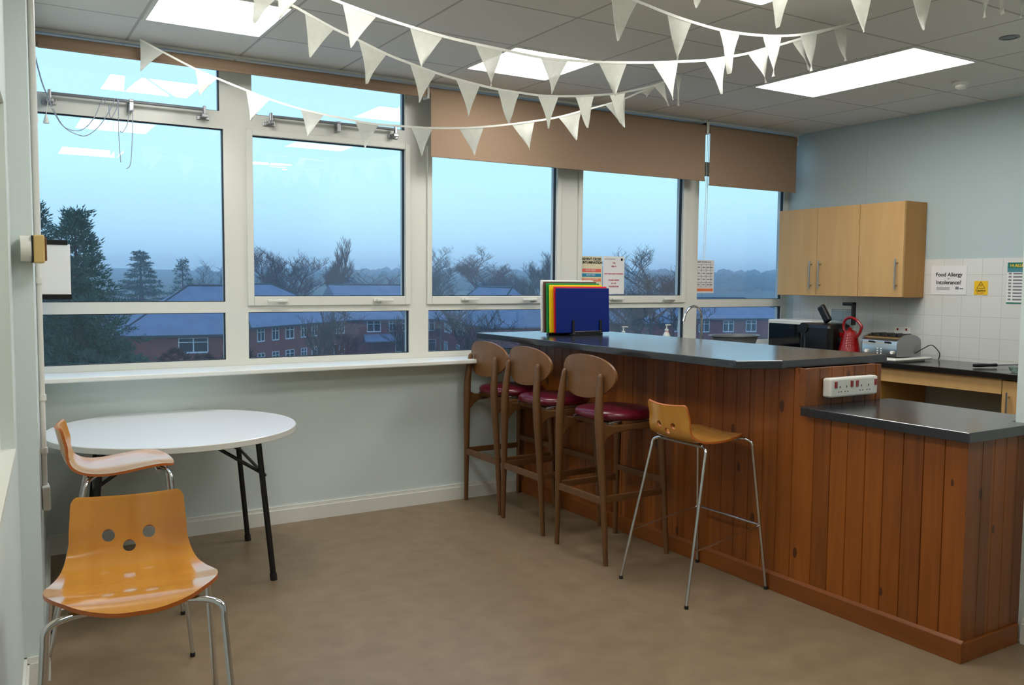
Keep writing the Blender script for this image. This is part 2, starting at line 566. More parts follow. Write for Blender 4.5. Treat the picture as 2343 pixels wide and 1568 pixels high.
# ---- skirting boards
def skirt(name, poly):
    """poly: 2D wall line points, boards 15 mm thick towards the given offset"""
    m_ = MB()
    for (ax, ay, bx, by, nx, ny) in poly:
        for (z0, z1, t) in ((0, 0.085, 0.018), (0.085, 0.107, 0.010)):
            m_.prism([(ax, ay), (bx, by), (bx + nx * t, by + ny * t), (ax + nx * t, ay + ny * t)], z0, 'xy', z1 - z0)
    return struct(m_.build(name, M['white_paint']))
skirt('baseboard_window_side', [(0.0, -0.1, 3.03, -0.1, 0, -1)])
skirt('baseboard_left', [(0.0, -0.1, -0.109, -1.795, 1, -0.06), (-0.178, -1.80, -0.105, -1.795, 0, -1), (lx(-1.8), -1.8, lx(-7.4), -7.4, 1, 0)])
skirt('baseboard_divider', [(3.45, -3.47, 3.45, -7.45, -1, 0)])
skirt('baseboard_back', [(-0.7, -7.45, 3.45, -7.45, 0, 1)])

# ---- window sill and frames
s_ = MB().box(-0.005, 3.72, -0.291, 0.0, 0.960, 0.988, 0.006)
s_.box(3.72, 5.896, -0.13, 0.0, 0.960, 0.988, 0.004)
struct(s_.build('trim_3', M['white_paint']))

WB, WT = 0.988, ZC
Z_L = (1.0264, 1.312)
def window(idx, x0, x1, opens, sash=None, extra=None):
    """opens: list of (xa, xb, za, zb); frame is a grid of bars around them"""
    fm = MB()
    xs = sorted({x0, x1} | {o[0] for o in opens} | {o[1] for o in opens})
    zs = sorted({WB, WT} | {o[2] for o in opens} | {o[3] for o in opens})
    # rows of full rectangles without the openings
    for i in range(len(zs) - 1):
        zc = (zs[i] + zs[i + 1]) / 2
        row = sorted([o for o in opens if o[2] < zc < o[3]])
        cur = x0
        for o in row:
            if o[0] > cur:
                fm.box(cur, o[0], 0.0, 0.07, zs[i], zs[i + 1])
            cur = o[1]
        if cur < x1:
            fm.box(cur, x1, 0.0, 0.07, zs[i], zs[i + 1])
    w = struct(fm.build('window_%d' % idx, M['frame']))
    for (xa, xb, za, zb) in opens:
        g = MB().box(xa, xb, 0.036, 0.042, za, zb)
        g.build('pane', M['glass'], w)
        k = MB()
        t = 0.004
        for (a, b, c, d) in ((xa, xa + t, za, zb), (xb - t, xb, za, zb), (xa, xb, za, za + t), (xa, xb, zb - t, zb)):
            k.box(a, b, 0.010, 0.036, c, d)
        k.build('gasket', M['gasket'], w)
    if sash:
        xa, xb, za, zb, ox0, ox1, oz0, oz1 = sash
        s = MB()
        for (a, b, c, d) in ((xa, ox0, za, zb), (ox1, xb, za, zb), (ox0, ox1, za, oz0), (ox0, ox1, oz1, zb)):
            s.box(a, b, -0.014, 0.0, c, d)
        s.build('sash', M['frame'], w, bevel=0.004)
    return w

w1 = window(1, -0.02, 1.08, [(0.0, 0.977, 2.511, 2.80), (0.0, 0.9965, 1.378, 2.408), (0.002, 0.9955, *Z_L)])
w2 = window(2, 1.08, 2.272, [(1.166, 2.178, 2.511, 2.80), (1.168, 2.178, 1.41, 2.386), (1.133, 2.209, *Z_L)],
            sash=(1.128, 2.216, 1.352, 2.424, 1.168, 2.178, 1.41, 2.386))
w3 = window(3, 2.272, 3.523, [(2.377, 3.406, 2.511, 2.80), (2.377, 3.406, 1.41, 2.386), (2.354, 3.43, *Z_L)],
            sash=(2.340, 3.444, 1.352, 2.424, 2.377, 3.406, 1.41, 2.386))
w4 = window(4, 3.523, 4.74, [(3.64, 4.65, 2.511, 2.80), (3.64, 4.65, 1.41, 2.386), (3.617, 4.688, *Z_L)],
            sash=(3.602, 4.69, 1.352, 2.424, 3.64, 4.65, 1.41, 2.386))
w5 = window(5, 4.74, 5.896, [(4.827, 5.841, 2.511, 2.80), (4.827, 5.841, 1.378, 2.408), (4.827, 5.841, *Z_L)])

def w_handle(w, x, z, ang):
    h = MB().box(x - 0.03, x + 0.03, -0.026, -0.013, z - 0.010, z + 0.010, 0.004)
    mt = Matrix.Translation((x, -0.036, z)) @ Matrix.Rotation(ang, 4, 'Y')
    h.box(-0.012, 0.105, -0.008, 0.006, -0.008, 0.008, 0.004, mtx=mt)
    h.box(-0.010, 0.010, -0.006, 0.012, -0.010, 0.010, 0.003, mtx=mt)
    h.build('window_handle', M['frame'], w)
w_handle(w2, 1.345, 1.382, pi)
w_handle(w2, 1.975, 1.384, 0)
w_handle(w3, 2.628, 1.386, 0)
w_handle(w3, 3.20, 1.382, pi)
w_handle(w4, 3.93, 1.386, 0)
w_handle(w4, 4.545, 1.382, pi)

def opener(w, x0, x1, xm):
    r = MB().tube([(x0, -0.05, 2.502), (x1, -0.05, 2.502)], 0.009, 10)
    r.build('opener_rod', M['grey_plastic'], w, smooth=True)
    for x in (x0, x1):
        b = MB()
        b.box(x - 0.018, x + 0.018, -0.065, -0.0, 2.455, 2.475, 0.003)
        b.box(x - 0.008, x + 0.008, -0.062, -0.035, 2.462, 2.522, 0.003)
        b.box(x - 0.035, x + 0.035, -0.012, 0.0, 2.448, 2.470, 0.003)
        b.build('opener_bracket', M['steel'], w)
    MB().box(xm - 0.012, xm + 0.012, -0.058, 0.0, 2.45, 2.515, 0.003).build('opener_bracket', M['steel'], w)
opener(w1, 0.078, 0.880, 0.485)
opener(w2, 1.27, 2.09, 1.70)

# cords of the first window
cords = [
 [(0.007,2.722),(0.024,2.637),(0.044,2.549),(0.067,2.483),(0.086,2.427)],
 [(0.086,2.42),(0.13,2.339),(0.182,2.312),(0.236,2.324),(0.292,2.391),(0.331,2.485),(0.351,2.506),(0.344,2.467)],
 [(0.094,2.417),(0.14,2.329),(0.203,2.293),(0.257,2.293),(0.324,2.358),(0.381,2.46),(0.397,2.502),(0.411,2.503),(0.41,2.463),(0.38,2.4),(0.369,2.418),(0.366,2.47)],
 [(0.417,2.499),(0.414,2.331),(0.421,2.159)],
 [(0.473,2.486),(0.462,2.384),(0.434,2.326),(0.421,2.332)],
 [(0.489,2.459),(0.483,2.29),(0.471,2.155),(0.448,2.125)]]
def smooth_pts(p, k=5):
    o = []
    n = len(p)
    for i in range(n - 1):
        p0, p1, p2, p3 = p[max(i - 1, 0)], p[i], p[i + 1], p[min(i + 2, n - 1)]
        for j in range(k):
            t = j / k
            o.append(tuple(0.5 * ((2 * b) + (-a + c) * t + (2 * a - 5 * b + 4 * c - d) * t * t + (-a + 3 * b - 3 * c + d) * t ** 3) for a, b, c, d in zip(p0, p1, p2, p3)))
    o.append(tuple(p[-1]))
    return o
for i, c in enumerate(cords):
    q = MB().tube(smooth_pts([(x, -0.068, z) for x, z in c]), 0.0022 if i else 0.0035, 6)
    q.build('opener_cord', M['cord'], w1, smooth=True)
MB().lathe([(0.004, 0.045), (0.006, 0.04), (0.016, 0.0)], (0.058, -0.068, 2.338), 12).tube([(0.058, -0.068, 2.38), (0.07, -0.068, 2.46)], 0.0018, 6).build('cord_pull', M['white_plastic'], w1, smooth=True)

# ---- roller blinds
def blind(x0, x1, zb, label, tube_r=0.032):
    t = thing('roller_blind', label, 'blind', (x0, -0.15, ZC), group='roller blinds')
    MB().tube([(x0, -0.15, 2.747), (x1, -0.15, 2.747)], tube_r, 20).build('roll', M['blind'], t, smooth=True, ang=60)
    f = MB().box(x0 + 0.01, x1 - 0.01, -0.183, -0.180, zb + 0.012, 2.75)
    f.build('fabric', M['blind'], t)
    MB().box(x0 + 0.008, x1 - 0.008, -0.187, -0.176, zb, zb + 0.016, 0.003).build('bottom_bar', M['blind'], t)
    for x in (x0 - 0.008, x1 + 0.002):
        MB().box(x, x + 0.006, -0.185, -0.115, 2.70, ZC - 0.001, 0.002).build('bracket', M['white_plastic'], t)
    return t
blind(0.012, 2.255, 2.705, 'long taupe roller blind rolled almost fully up over the two left windows')
b2 = blind(2.273, 4.722, 2.326, 'wide taupe roller blind drawn part-way down over the middle windows')
b3 = blind(4.752, 5.785, 2.296, 'short taupe roller blind over the last window beside the right wall')
ch = MB()
for dx in (0.0, 0.018):
    ch.tube([(4.765 + dx, -0.15, 2.72), (4.768 + dx, -0.14, 2.2), (4.775 + dx, -0.12, 1.72)], 0.0022, 6)
ch.tube([(4.775, -0.12, 1.72), (4.784, -0.12, 1.705), (4.793, -0.12, 1.72)], 0.0022, 6)
ch.build('pull_chain', M['white_plastic'], b3, smooth=True)
MB().box(4.724, 4.750, -0.19, -0.11, 2.70, 2.80, 0.01).build('chain_housing', M['white_plastic'], b3)
tr = MB().box(0.0, 5.896, -0.135, -0.10, 2.800, ZC, 0.002)
struct(tr.build('trim_4', M['white_paint']))

# ---- ceiling luminaires
def lamp(x0, x1, y0, y1, label):
    t = thing('ceiling_light', label, 'ceiling light', ((x0 + x1) / 2, (y0 + y1) / 2, ZC), group='ceiling light panels')
    f = MB()
    e = 0.018
    for (a, b, c, d) in ((x0, x1, y0, y0 + e), (x0, x1, y1 - e, y1), (x0, x0 + e, y0 + e, y1 - e), (x1 - e, x1, y0 + e, y1 - e)):
        f.box(a, b, c, d, ZC - 0.008, ZC)
    f.build('frame', M['white_paint'], t)
    MB().box(x0 + e, x1 - e, y0 + e, y1 - e, ZC - 0.006, ZC - 0.001).build('diffuser', M['lamp'], t)
lamp(0.462, 1.062, -1.205, -0.605, 'square ceiling light panel above the round white table')
lamp(2.297, 2.900, -1.205, -0.605, 'square ceiling light panel in the middle of the ceiling behind the bunting')
lamp(4.137, 4.740, -2.395, -1.205, 'long rectangular ceiling light panel over the kitchen')
for y in (-2.43, -4.26):
    for x in (0.462, 2.297):
        lamp(x, x + 0.602, y - 0.6, y, 'square ceiling light panel overhead, %s %s' % ('second row from the window,' if y > -3 else 'third row from the window,', 'on the left wall side' if x < 1 else 'on the bar side'))
sd = thing('smoke_detector', 'round white smoke detector on the ceiling near the right wall', 'smoke detector', (5.147, -2.04, ZC))
MB().lathe([(0.055, 0.0), (0.056, -0.012), (0.05, -0.022), (0.04, -0.026)], (5.147, -2.04, ZC), 24).build('base', M['white_plastic'], sd, smooth=True)
MB().lathe([(0.036, -0.026), (0.036, -0.040), (0.02, -0.052), (0.0, -0.054)], (5.147, -2.04, ZC), 20).build('sensor', M['white_plastic'], sd, smooth=True)
tag(MB().lathe([(0.05, 0.0), (0.05, -0.004), (0.036, -0.006), (0.034, -0.002), (0.0, -0.002)], (4.40, -2.76, ZC), 24).build('ceiling_vent', M['grey_plastic'], smooth=True), 'small flush round grey fitting in the ceiling at the top right', 'vent')

# ---- things on the left wall
cp = thing('alarm_sounder', 'small beige box on a round white mount on the left column', 'alarm', (-0.13, -1.86, 1.55))
MB().lathe([(0.046, 0.0), (0.046, 0.034)], (0, 0, 0), 24, mtx=Matrix.Translation((-0.150, -1.83, 1.615)) @ Matrix.Rotation(pi / 2, 4, 'Y')).build('mount', M['white_plastic'], cp, smooth=True)
MB().box(-0.116, -0.110, -1.872, -1.786, 1.565, 1.662, 0.003).build('gasket', M['black_plastic'], cp)
MB().box(-0.110, -0.074, -1.875, -1.785, 1.563, 1.664, 0.006).build('body', M['beige_plastic'], cp)
MB().box(-0.074, -0.067, -1.865, -1.795, 1.572, 1.655, 0.002).build('back_plate', M['walnut'], cp)
pp = thing('conduit', 'white cable conduit running down the left wall to a socket box', 'conduit', (-0.03, -1.36, 0.55))
def wl(y):
    return 0.0643 * (y + 0.1)
MB().tube([(wl(-1.36) + 0.012, -1.36, ZC), (wl(-1.36) + 0.012, -1.36, 0.65)], 0.011, 12).build('pipe', M['white_paint'], pp, smooth=True)
MB().tube([(wl(-1.46) + 0.012, -1.46, ZC), (wl(-1.46) + 0.012, -1.46, 1.62)], 0.014, 12).build('pipe', M['white_paint'], pp, smooth=True)
for z in (1.50, 1.02, 2.15, 0.8):
    MB().tube([(wl(-1.36) + 0.012, -1.36, z - 0.012), (wl(-1.36) + 0.012, -1.36, z + 0.012)], 0.016, 12).build('clip', M['white_paint'], pp, smooth=True)
MB().box(wl(-1.36), wl(-1.36) + 0.030, -1.405, -1.315, 0.555, 0.655, 0.006).build('socket_box', M['white_plastic'], pp)
bd = thing('display_panel', 'small white hanging panel with black strips at top and bottom, by the left window edge', 'sign', (0.05, -0.29, 1.4))
MB().box(-0.008, 0.137, -0.296, -0.288, 1.425, 1.688, 0.002).build('sheet', M['paper'], bd)
MB().box(-0.008, 0.126, -0.300, -0.286, 1.684, 1.71, 0.003).build('top_strip', M['black_plastic'], bd)
MB().box(-0.008, 0.140, -0.300, -0.286, 1.400, 1.428, 0.003).build('bottom_strip', M['black_plastic'], bd)

# ---- notices on the window glass
def notice(name, label, x0, x1, z0, z1, y=0.031, m='paper', cat='poster', group=None):
    t = thing(name, label, cat, ((x0 + x1) / 2, y, z0), group=group)
    MB().box(x0, x1, y, y + 0.0015, z0, z1).build('sheet', M[m], t)
    return t
n1 = notice('poster', 'cream food safety poster on the window glass with coral and blue bars', 3.642, 3.862, 1.415, 1.712, m='paper_cream')
yy = 0.0295
text_part('lettering', 'PREVENT CROSS', 0.026, (3.752, yy, 1.690), ROT_WIN, M['ink'], n1, bold=0.0008)
text_part('lettering', 'CONTAMINATION', 0.026, (3.752, yy, 1.664), ROT_WIN, M['ink'], n1, bold=0.0008)
MB().box(3.655, 3.850, 0.029, 0.0308, 1.592, 1.616).build('bar', M['coral'], n1)
MB().box(3.655, 3.850, 0.029, 0.0308, 1.556, 1.580).build('bar', M['teal'], n1)
MB().box(3.655, 3.850, 0.029, 0.0308, 1.520, 1.542).build('bar', M['orange'], n1)
text_part('lettering', 'RAW MEAT', 0.019, (3.752, 0.028, 1.604), ROT_WIN, M['paper'], n1)
text_part('lettering', 'RAW FISH', 0.019, (3.752, 0.028, 1.568), ROT_WIN, M['paper'], n1)
text_part('lettering', 'COOKED MEATS', 0.019, (3.752, 0.028, 1.531), ROT_WIN, M['paper'], n1)
n2 = notice('poster', 'white notice with red centred writing on the window glass right of the cream poster', 3.872, 4.080, 1.422, 1.716)
for s, z, c, sz in (('THE', 1.664, 'ink_red', 0.015), ('SINK IS', 1.638, 'ink_red', 0.015), ('NOT FOR HAND WASHING', 1.580, 'ink_red', 0.0145), ('PLEASE WASH', 1.530, 'ink_red', 0.0165), ('IN THE', 1.506, 'ink_red', 0.015), ('WASHROOM', 1.480, 'ink_red', 0.0165)):
    text_part('lettering', s, sz, (3.976, yy, z), ROT_WIN, M[c], n2, bold=0.0003)
MB().box(3.885, 3.99, 0.029, 0.0308, 1.694, 1.697).build('line', M['ink_grey'], n2)
MB().box(4.045, 4.062, 0.029, 0.0308, 1.682, 1.702).build('crest', M['ink'], n2)
n3 = notice('poster', 'white table sheet with an orange strip at its foot on the last window', 4.834, 5.046, 1.430, 1.706)
text_part('lettering', 'WHAT TO RECYCLE', 0.018, (4.925, yy, 1.688), ROT_WIN, M['ink'], n3)
g3 = MB()
for z in (1.670, 1.62, 1.57, 1.52, 1.482):
    g3.box(4.845, 5.03, 0.029, 0.0308, z - 0.001, z + 0.001)
for x in (4.90, 4.955, 5.0):
    g3.box(x - 0.001, x + 0.001, 0.029, 0.0308, 1.482, 1.67)
for z in (1.645, 1.595, 1.545, 1.50):
    for x in (4.872, 4.928, 4.978, 5.015):
        g3.box(x - 0.012, x + 0.012, 0.029, 0.0308, z - 0.004, z + 0.004)
g3.build('printed_table', M['ink_grey'], n3)
MB().box(4.842, 5.036, 0.029, 0.0308, 1.446, 1.468).build('bar', M['orange'], n3)

# ---- notices on the kitchen wall (facing -x)
def wnotice(name, label, y0, y1, z0, z1, m, cat='sign'):
    t = thing(name, label, cat, (5.887, (y0 + y1) / 2, z0))
    MB().box(5.886, 5.8885, y0, y1, z0, z1).build('sheet', M[m], t)
    return t
xw = 5.8850
a1 = wnotice('notice', 'white laminated food allergy notice on the tiles beside the wall cupboards', -1.683, -1.405, 1.440, 1.655, 'paper')
text_part('lettering', 'Food Allergy', 0.040, (xw, -1.545, 1.588), ROT_RIGHT, M['ink'], a1, bold=0.0008)
text_part('lettering', 'or', 0.022, (xw, -1.545, 1.560), ROT_RIGHT, M['ink_grey'], a1)
text_part('lettering', 'Intolerance?', 0.040, (xw, -1.545, 1.530), ROT_RIGHT, M['ink'], a1, bold=0.0008)
q = MB()
for z in (1.494, 1.486, 1.478):
    q.box(5.8845, 5.8862, -1.555, -1.45, z - 0.0015, z + 0.0015)
q.box(5.8845, 5.8862, -1.625, -1.60, 1.480, 1.500)
q.box(5.8845, 5.8862, -1.66, -1.632, 1.482, 1.490)
q.build('small_print', M['ink_grey'], a1)
a2 = wnotice('warning_sticker', 'square yellow caution sticker on the tiles', -1.842, -1.742, 1.443, 1.543, 'yellow')
tri = MB()
tp = [(-1.792, 1.537), (-1.822, 1.490), (-1.762, 1.490)]
for i in range(3):
    a, b = tp[i], tp[(i + 1) % 3]
    tri.tube([(5.8855, a[0], a[1]), (5.8855, b[0], b[1])], 0.0016, 5)
for j in range(3):
    tri.tube([(5.8855, -1.800 + j * 0.008, 1.503), (5.8855, -1.797 + j * 0.008, 1.512), (5.8855, -1.800 + j * 0.008, 1.520)], 0.0012, 5)
tri.build('warning_symbol', M['ink'], a2)
text_part('lettering', 'Caution', 0.023, (xw, -1.792, 1.474), ROT_RIGHT, M['ink'], a2, bold=0.0004)
text_part('lettering', 'Hot water', 0.013, (xw, -1.792, 1.456), ROT_RIGHT, M['ink_red'], a2)
a3 = wnotice('poster', 'tall poster with a green header at the right edge of the tiles', -2.19, -1.978, 1.385, 1.672, 'paper', 'poster')
MB().box(5.8852, 5.8862, -2.19, -1.978, 1.632, 1.672).build('header', M['green_dark'], a3)
MB().box(5.8852, 5.8862, -2.19, -1.978, 1.604, 1.632).build('header', M['green_mid'], a3)
MB().box(5.8852, 5.8862, -2.19, -1.978, 1.385, 1.394).build('footer', M['green_dark'], a3)
text_part('lettering', '14 ALLERGENS', 0.028, (5.8845, -2.084, 1.650), ROT_RIGHT, M['yellow'], a3, bold=0.0008)
r = MB()
for k in range(9):
    z = 1.595 - k * 0.0225
    r.box(5.8848, 5.8862, -2.17, -2.02, z - 0.006, z + 0.004)
    r.box(5.8848, 5.8862, -2.008, -1.988, z - 0.006, z + 0.005)
r.build('printed_rows', M['ink_grey'], a3)

# ================================================================ BAR COUNTER
XB, YE, YU = 3.03, -3.45, -2.646
P = 0.0925
bar = thing('bar_counter', 'varnished pine boarded bar counter running out from the window wall', 'bar counter', (XB, -0.116, 0))
# boarded front with V grooves: a profile in plan, extruded upwards
def grooved(path_len, pitch, start, w=0.006, d=0.005):
    """list of (distance, depth) along a boarded face"""
    pts = [(0.0, 0.0)]
    s = start
    while s < path_len - 0.01:
        if s > 0.01:
            pts += [(s - w / 2, 0.0), (s, d), (s + w / 2, 0.0)]
        s += pitch
    pts.append((path_len, 0.0))
    return pts
def strip_wall(prof, fn, z0, z1):
    """prof -> points fn(distance, depth) -> (x, y)"""
    m_ = MB()
    n = len(prof)
    vs = [(*fn(s, d), z0) for s, d in prof] + [(*fn(s, d), z1) for s, d in prof] + [(*fn(s, d + 0.02 if d == 0 else d + 0.015), z0) for s, d in prof] + [(*fn(s, d + 0.02 if d == 0 else d + 0.015), z1) for s, d in prof]
    fs = []
    for i in range(n - 1):
        fs.append((i, i + 1, n + i + 1, n + i))
        fs.append((2 * n + i + 1, 2 * n + i, 3 * n + i, 3 * n + i + 1))
        fs.append((n + i, n + i + 1, 3 * n + i + 1, 3 * n + i))
        fs.append((2 * n + i, 2 * n + i + 1, i + 1, i))
    fs += [(0, n, 3 * n, 2 * n), (n - 1, 3 * n - 1, 4 * n - 1, 2 * n - 1)]
    m_.add(vs, fs)
    return m_
first = 0.0
pf = grooved(-YU - 0.10, P, P - (0.116 - 0.10) % P)
strip_wall(pf, lambda s, d: (XB + d, -0.10 - s), 0.0, 1.112).build('front_panel', M['pine'], bar)
off = (-(YU) - 0.116) % P
pf2 = grooved(YU - YE, P, P - off)
strip_wall(pf2, lambda s, d: (XB + d, YU - s), 0.0, 0.894).build('front_panel', M['pine'], bar)
pe = grooved(0.40, 0.0845, 0.082)
strip_wall(pe, lambda s, d: (XB + 0.02 + s, YE + d), 0.0, 0.894).build('end_panel', M['pine_x'], bar)
pu = grooved(0.53, 0.0845, 0.082)
strip_wall(pu, lambda s, d: (XB + 0.02 + s, YU + d), 0.88, 1.112).build('upper_end_panel', M['pine_x'], bar)
MB().box(XB - 0.006, XB + 0.022, YU - 0.006, YU + 0.030, 0.934, 1.112).build('corner_post', M['pine_plain'], bar, bevel=0.002)
MB().box(3.552, 3.584, YU - 0.006, YU + 0.025, 0.934, 1.112).build('corner_post', M['pine_plain'], bar, bevel=0.002)
bk = MB().box(3.560, 3.580, YU + 0.02, -0.10, 0.0, 1.112)
bk.box(3.41, 3.43, YE + 0.02, YU, 0.0, 0.894)
bk.build('back_panel', M['pine_plain'], bar)
bs = MB()
bs.box(XB - 0.014, XB, YE - 0.014, -0.118, 0.0, 0.082)
bs.prism([(XB - 0.014, 0.082), (XB, 0.082), (XB, 0.094)], YE - 0.014, 'xz', 3.318)
bs.box(XB, 3.43, YE - 0.014, YE, 0.0, 0.082)
bs.build('plinth', M['pine_plain'], bar, bevel=0.002)
tag(MB().box(2.992, 3.014, -0.125, -0.119, 0.11, 0.958, 0.001).build('corner_strip', M['white_paint']), 'narrow white cover strip where the bar counter meets the window wall', 'trim')

wt = MB().prism([(2.728, -0.012), (2.728, -2.492), (2.932, -2.592), (3.712, -2.592), (3.712, -0.012)], 1.111, 'xy', 0.039)
wtop = wt.build('bar_worktop', M['laminate'], bevel=0.003)
tag(wtop, 'long dark grey laminate bar top with one clipped corner', 'worktop')
lt = MB().prism([(2.992, -2.653), (2.992, -3.474), (3.447, -3.474), (3.447, -3.388), (3.655, -3.388), (3.655, -2.653)], 0.894, 'xy', 0.041)
tag(lt.build('low_worktop', M['laminate'], bevel=0.003), 'short lower dark grey laminate top at the near end of the bar', 'worktop')
# socket block
so = thing('socket_block', 'white four-gang socket block with red rocker switches on the end of the bar', 'socket', (3.32, YU, 0.97))
MB().box(3.146, 3.498, YU - 0.052, YU - 0.003, 0.971, 1.064, 0.010).build('body', M['white_plastic'], so)
for x in (3.182, 3.298, 3.338, 3.478):
    MB().box(x - 0.008, x + 0.008, YU - 0.058, YU - 0.051, 1.018, 1.048, 0.002).build('switch', M['red_plastic'], so)
ph = MB()
for x in (3.215, 3.262, 3.372, 3.425):
    ph.box(x - 0.003, x + 0.003, YU - 0.0526, YU - 0.051, 1.016, 1.026)
    ph.box(x - 0.013, x - 0.006, YU - 0.0526, YU - 0.051, 0.996, 1.0)
    ph.box(x + 0.006, x + 0.013, YU - 0.0526, YU - 0.051, 0.996, 1.0)
ph.build('pin_hole', M['black_plastic'], so)

# ================================================================ KITCHEN
kw = MB().prism([(5.292, -3.395), (5.885, -3.395), (5.885, -0.135), (3.60, -0.135), (3.60, -0.62), (4.30, -0.62), (5.292, -0.62)], 0.912, 'xy', 0.040)
tag(kw.build('kitchen_worktop', M['laminate_b'], bevel=0.005), 'L-shaped speckled black kitchen worktop along the window and right walls', 'worktop')
up_ = MB().box(3.60, 5.885, -0.134, -0.120, 0.952, 0.958)
def base_unit(y0, y1, label, handle_side):
    t = thing('base_cabinet', label, 'cabinet', (5.6, (y0 + y1) / 2, 0), group='kitchen base units')
    c = MB()
    c.box(5.345, 5.885, y0, y0 + 0.018, 0.10, 0.912)
    c.box(5.345, 5.885, y1 - 0.018, y1, 0.10, 0.912)
    c.box(5.345, 5.885, y0, y1, 0.10, 0.118)
    c.box(5.385, 5.40, y0, y1, 0.0, 0.10)
    c.build('body', M['beech_dark'], t)
    MB().box(5.322, 5.342, y0 + 0.003, y1 - 0.003, 0.115, 0.902, 0.001).build('door', M['beech'], t)
    d = [o for o in t.children if o.name.startswith('door')][0]
    hy = y1 - 0.05 if handle_side > 0 else y0 + 0.05
    h = MB().tube([(5.292, hy, 0.56), (5.292, hy, 0.83)], 0.006, 10)
    h.tube([(5.322, hy, 0.59), (5.292, hy, 0.59)], 0.004, 8)
    h.tube([(5.322, hy, 0.80), (5.292, hy, 0.80)], 0.004, 8)
    h.build('handle', M['steel'], d, smooth=True)
base_unit(-2.90, -2.29, 'beech base cupboard under the worktop beside the open appliance space', 1)
base_unit(-3.39, -2.905, 'beech base cupboard in the near corner of the kitchen', 1)
base_unit(-1.395, -0.65, 'beech base cupboard under the microwave', -1)
MB()
rl = MB().box(5.322, 5.342, -2.288, -1.398, 0.812, 0.912, 0.001)
tag(rl.build('fascia_rail', M['beech']), 'beech rail under the worktop above the open appliance space', 'trim')

def wall_cab(y0, y1, label, doors):
    t = thing('wall_cabinet', label, 'cabinet', (5.76, (y0 + y1) / 2, 1.416), group='beech wall cupboards')
    c = MB()
    c.box(5.645, 5.889, y0, y0 + 0.018, 1.416, 2.136)
    c.box(5.645, 5.889, y1 - 0.018, y1, 1.416, 2.136)
    c.box(5.645, 5.889, y0 + 0.018, y1 - 0.018, 1.416, 1.434)
    c.box(5.645, 5.889, y0 + 0.018, y1 - 0.018, 2.118, 2.136)
    c.box(5.882, 5.889, y0 + 0.018, y1 - 0.018, 1.434, 2.118)
    c.build('body', M['beech_dark'], t)
    for (a, b, hs) in doors:
        d = MB().box(5.622, 5.643, a + 0.0015, b - 0.0015, 1.418, 2.135, 0.001).build('door', M['beech'], t)
        hy = b - 0.045 if hs > 0 else a + 0.045
        h = MB().tube([(5.590, hy, 1.475), (5.590, hy, 1.705)], 0.0062, 10)
        for z in (1.505, 1.675):
            h.tube([(5.622, hy, z), (5.590, hy, z)], 0.0045, 8)
        h.build('handle', M['steel'], d, smooth=True)
    return t
wall_cab(-0.955, -0.150, 'double beech wall cupboard next to the window', [(-0.955, -0.553, 1), (-0.553, -0.150, -1)])
wall_cab(-1.345, -0.957, 'single beech wall cupboard at the near end of the row', [(-1.345, -0.957, -1)])

ZW = 0.952
# microwave
mw = thing('microwave', 'white microwave with black door in the kitchen corner by the window', 'microwave', (5.62, -0.44, ZW))
MB().box(5.455, 5.86, -0.665, -0.205, ZW + 0.012, 1.213, 0.008).build('body', M['white_plastic'], mw)
MB().box(5.448, 5.456, -0.560, -0.222, 0.990, 1.182, 0.003).build('door', M['dark_glass'], mw)
MB().box(5.448, 5.456, -0.638, -0.565, 0.990, 1.182, 0.003).build('control_panel', M['black_plastic'], mw)
MB().box(5.4465, 5.4485, -0.615, -0.572, 1.163, 1.178).build('sticker', M['yellow'], mw)
MB().box(5.47, 5.84, -0.64, -0.23, ZW, ZW + 0.013).build('foot', M['rubber'], mw)
# capsule coffee machine with lever up
cm = thing('coffee_machine', 'black capsule coffee machine with its lever raised beside the microwave', 'coffee machine', (5.45, -0.83, ZW))
bodyc = MB()
bodyc.box(5.30, 5.56, -0.970, -0.700, ZW + 0.004, 1.205, 0.035)
bodyc.build('body', M['black_plastic'], cm)
MB().tube([(5.29, -0.715, 1.165), (5.40, -0.715, 1.165)], 0.042, 20).build('brew_head', M['black_plastic'], cm, smooth=True)
lev = MB()
lev.box(-0.018, 0.018, -0.033, 0.033, 0.0, 0.150, 0.014, mtx=Matrix.Translation((5.42, -0.855, 1.215)) @ Matrix.Rotation(radians(-33), 4, 'X'))
lev.build('lever', M['black_plastic'], cm)
MB().box(5.56, 5.60, -0.955, -0.76, ZW + 0.004, 1.315, 0.01).build('water_tank', glass_mat('clear_plastic', 2.0, (0.75, 0.82, 0.86)), cm)
tk = MB().box(5.560, 5.602, -0.968, -0.950, 1.19, 1.372, 0.006)
tk.box(5.540, 5.602, -0.968, -0.880, 1.345, 1.372, 0.008)
tk.build('tank_lid', M['black_plastic'], cm)
MB().box(5.22, 5.30, -0.955, -0.72, ZW + 0.002, ZW + 0.035, 0.008).build('drip_tray', M['black_plastic'], cm)
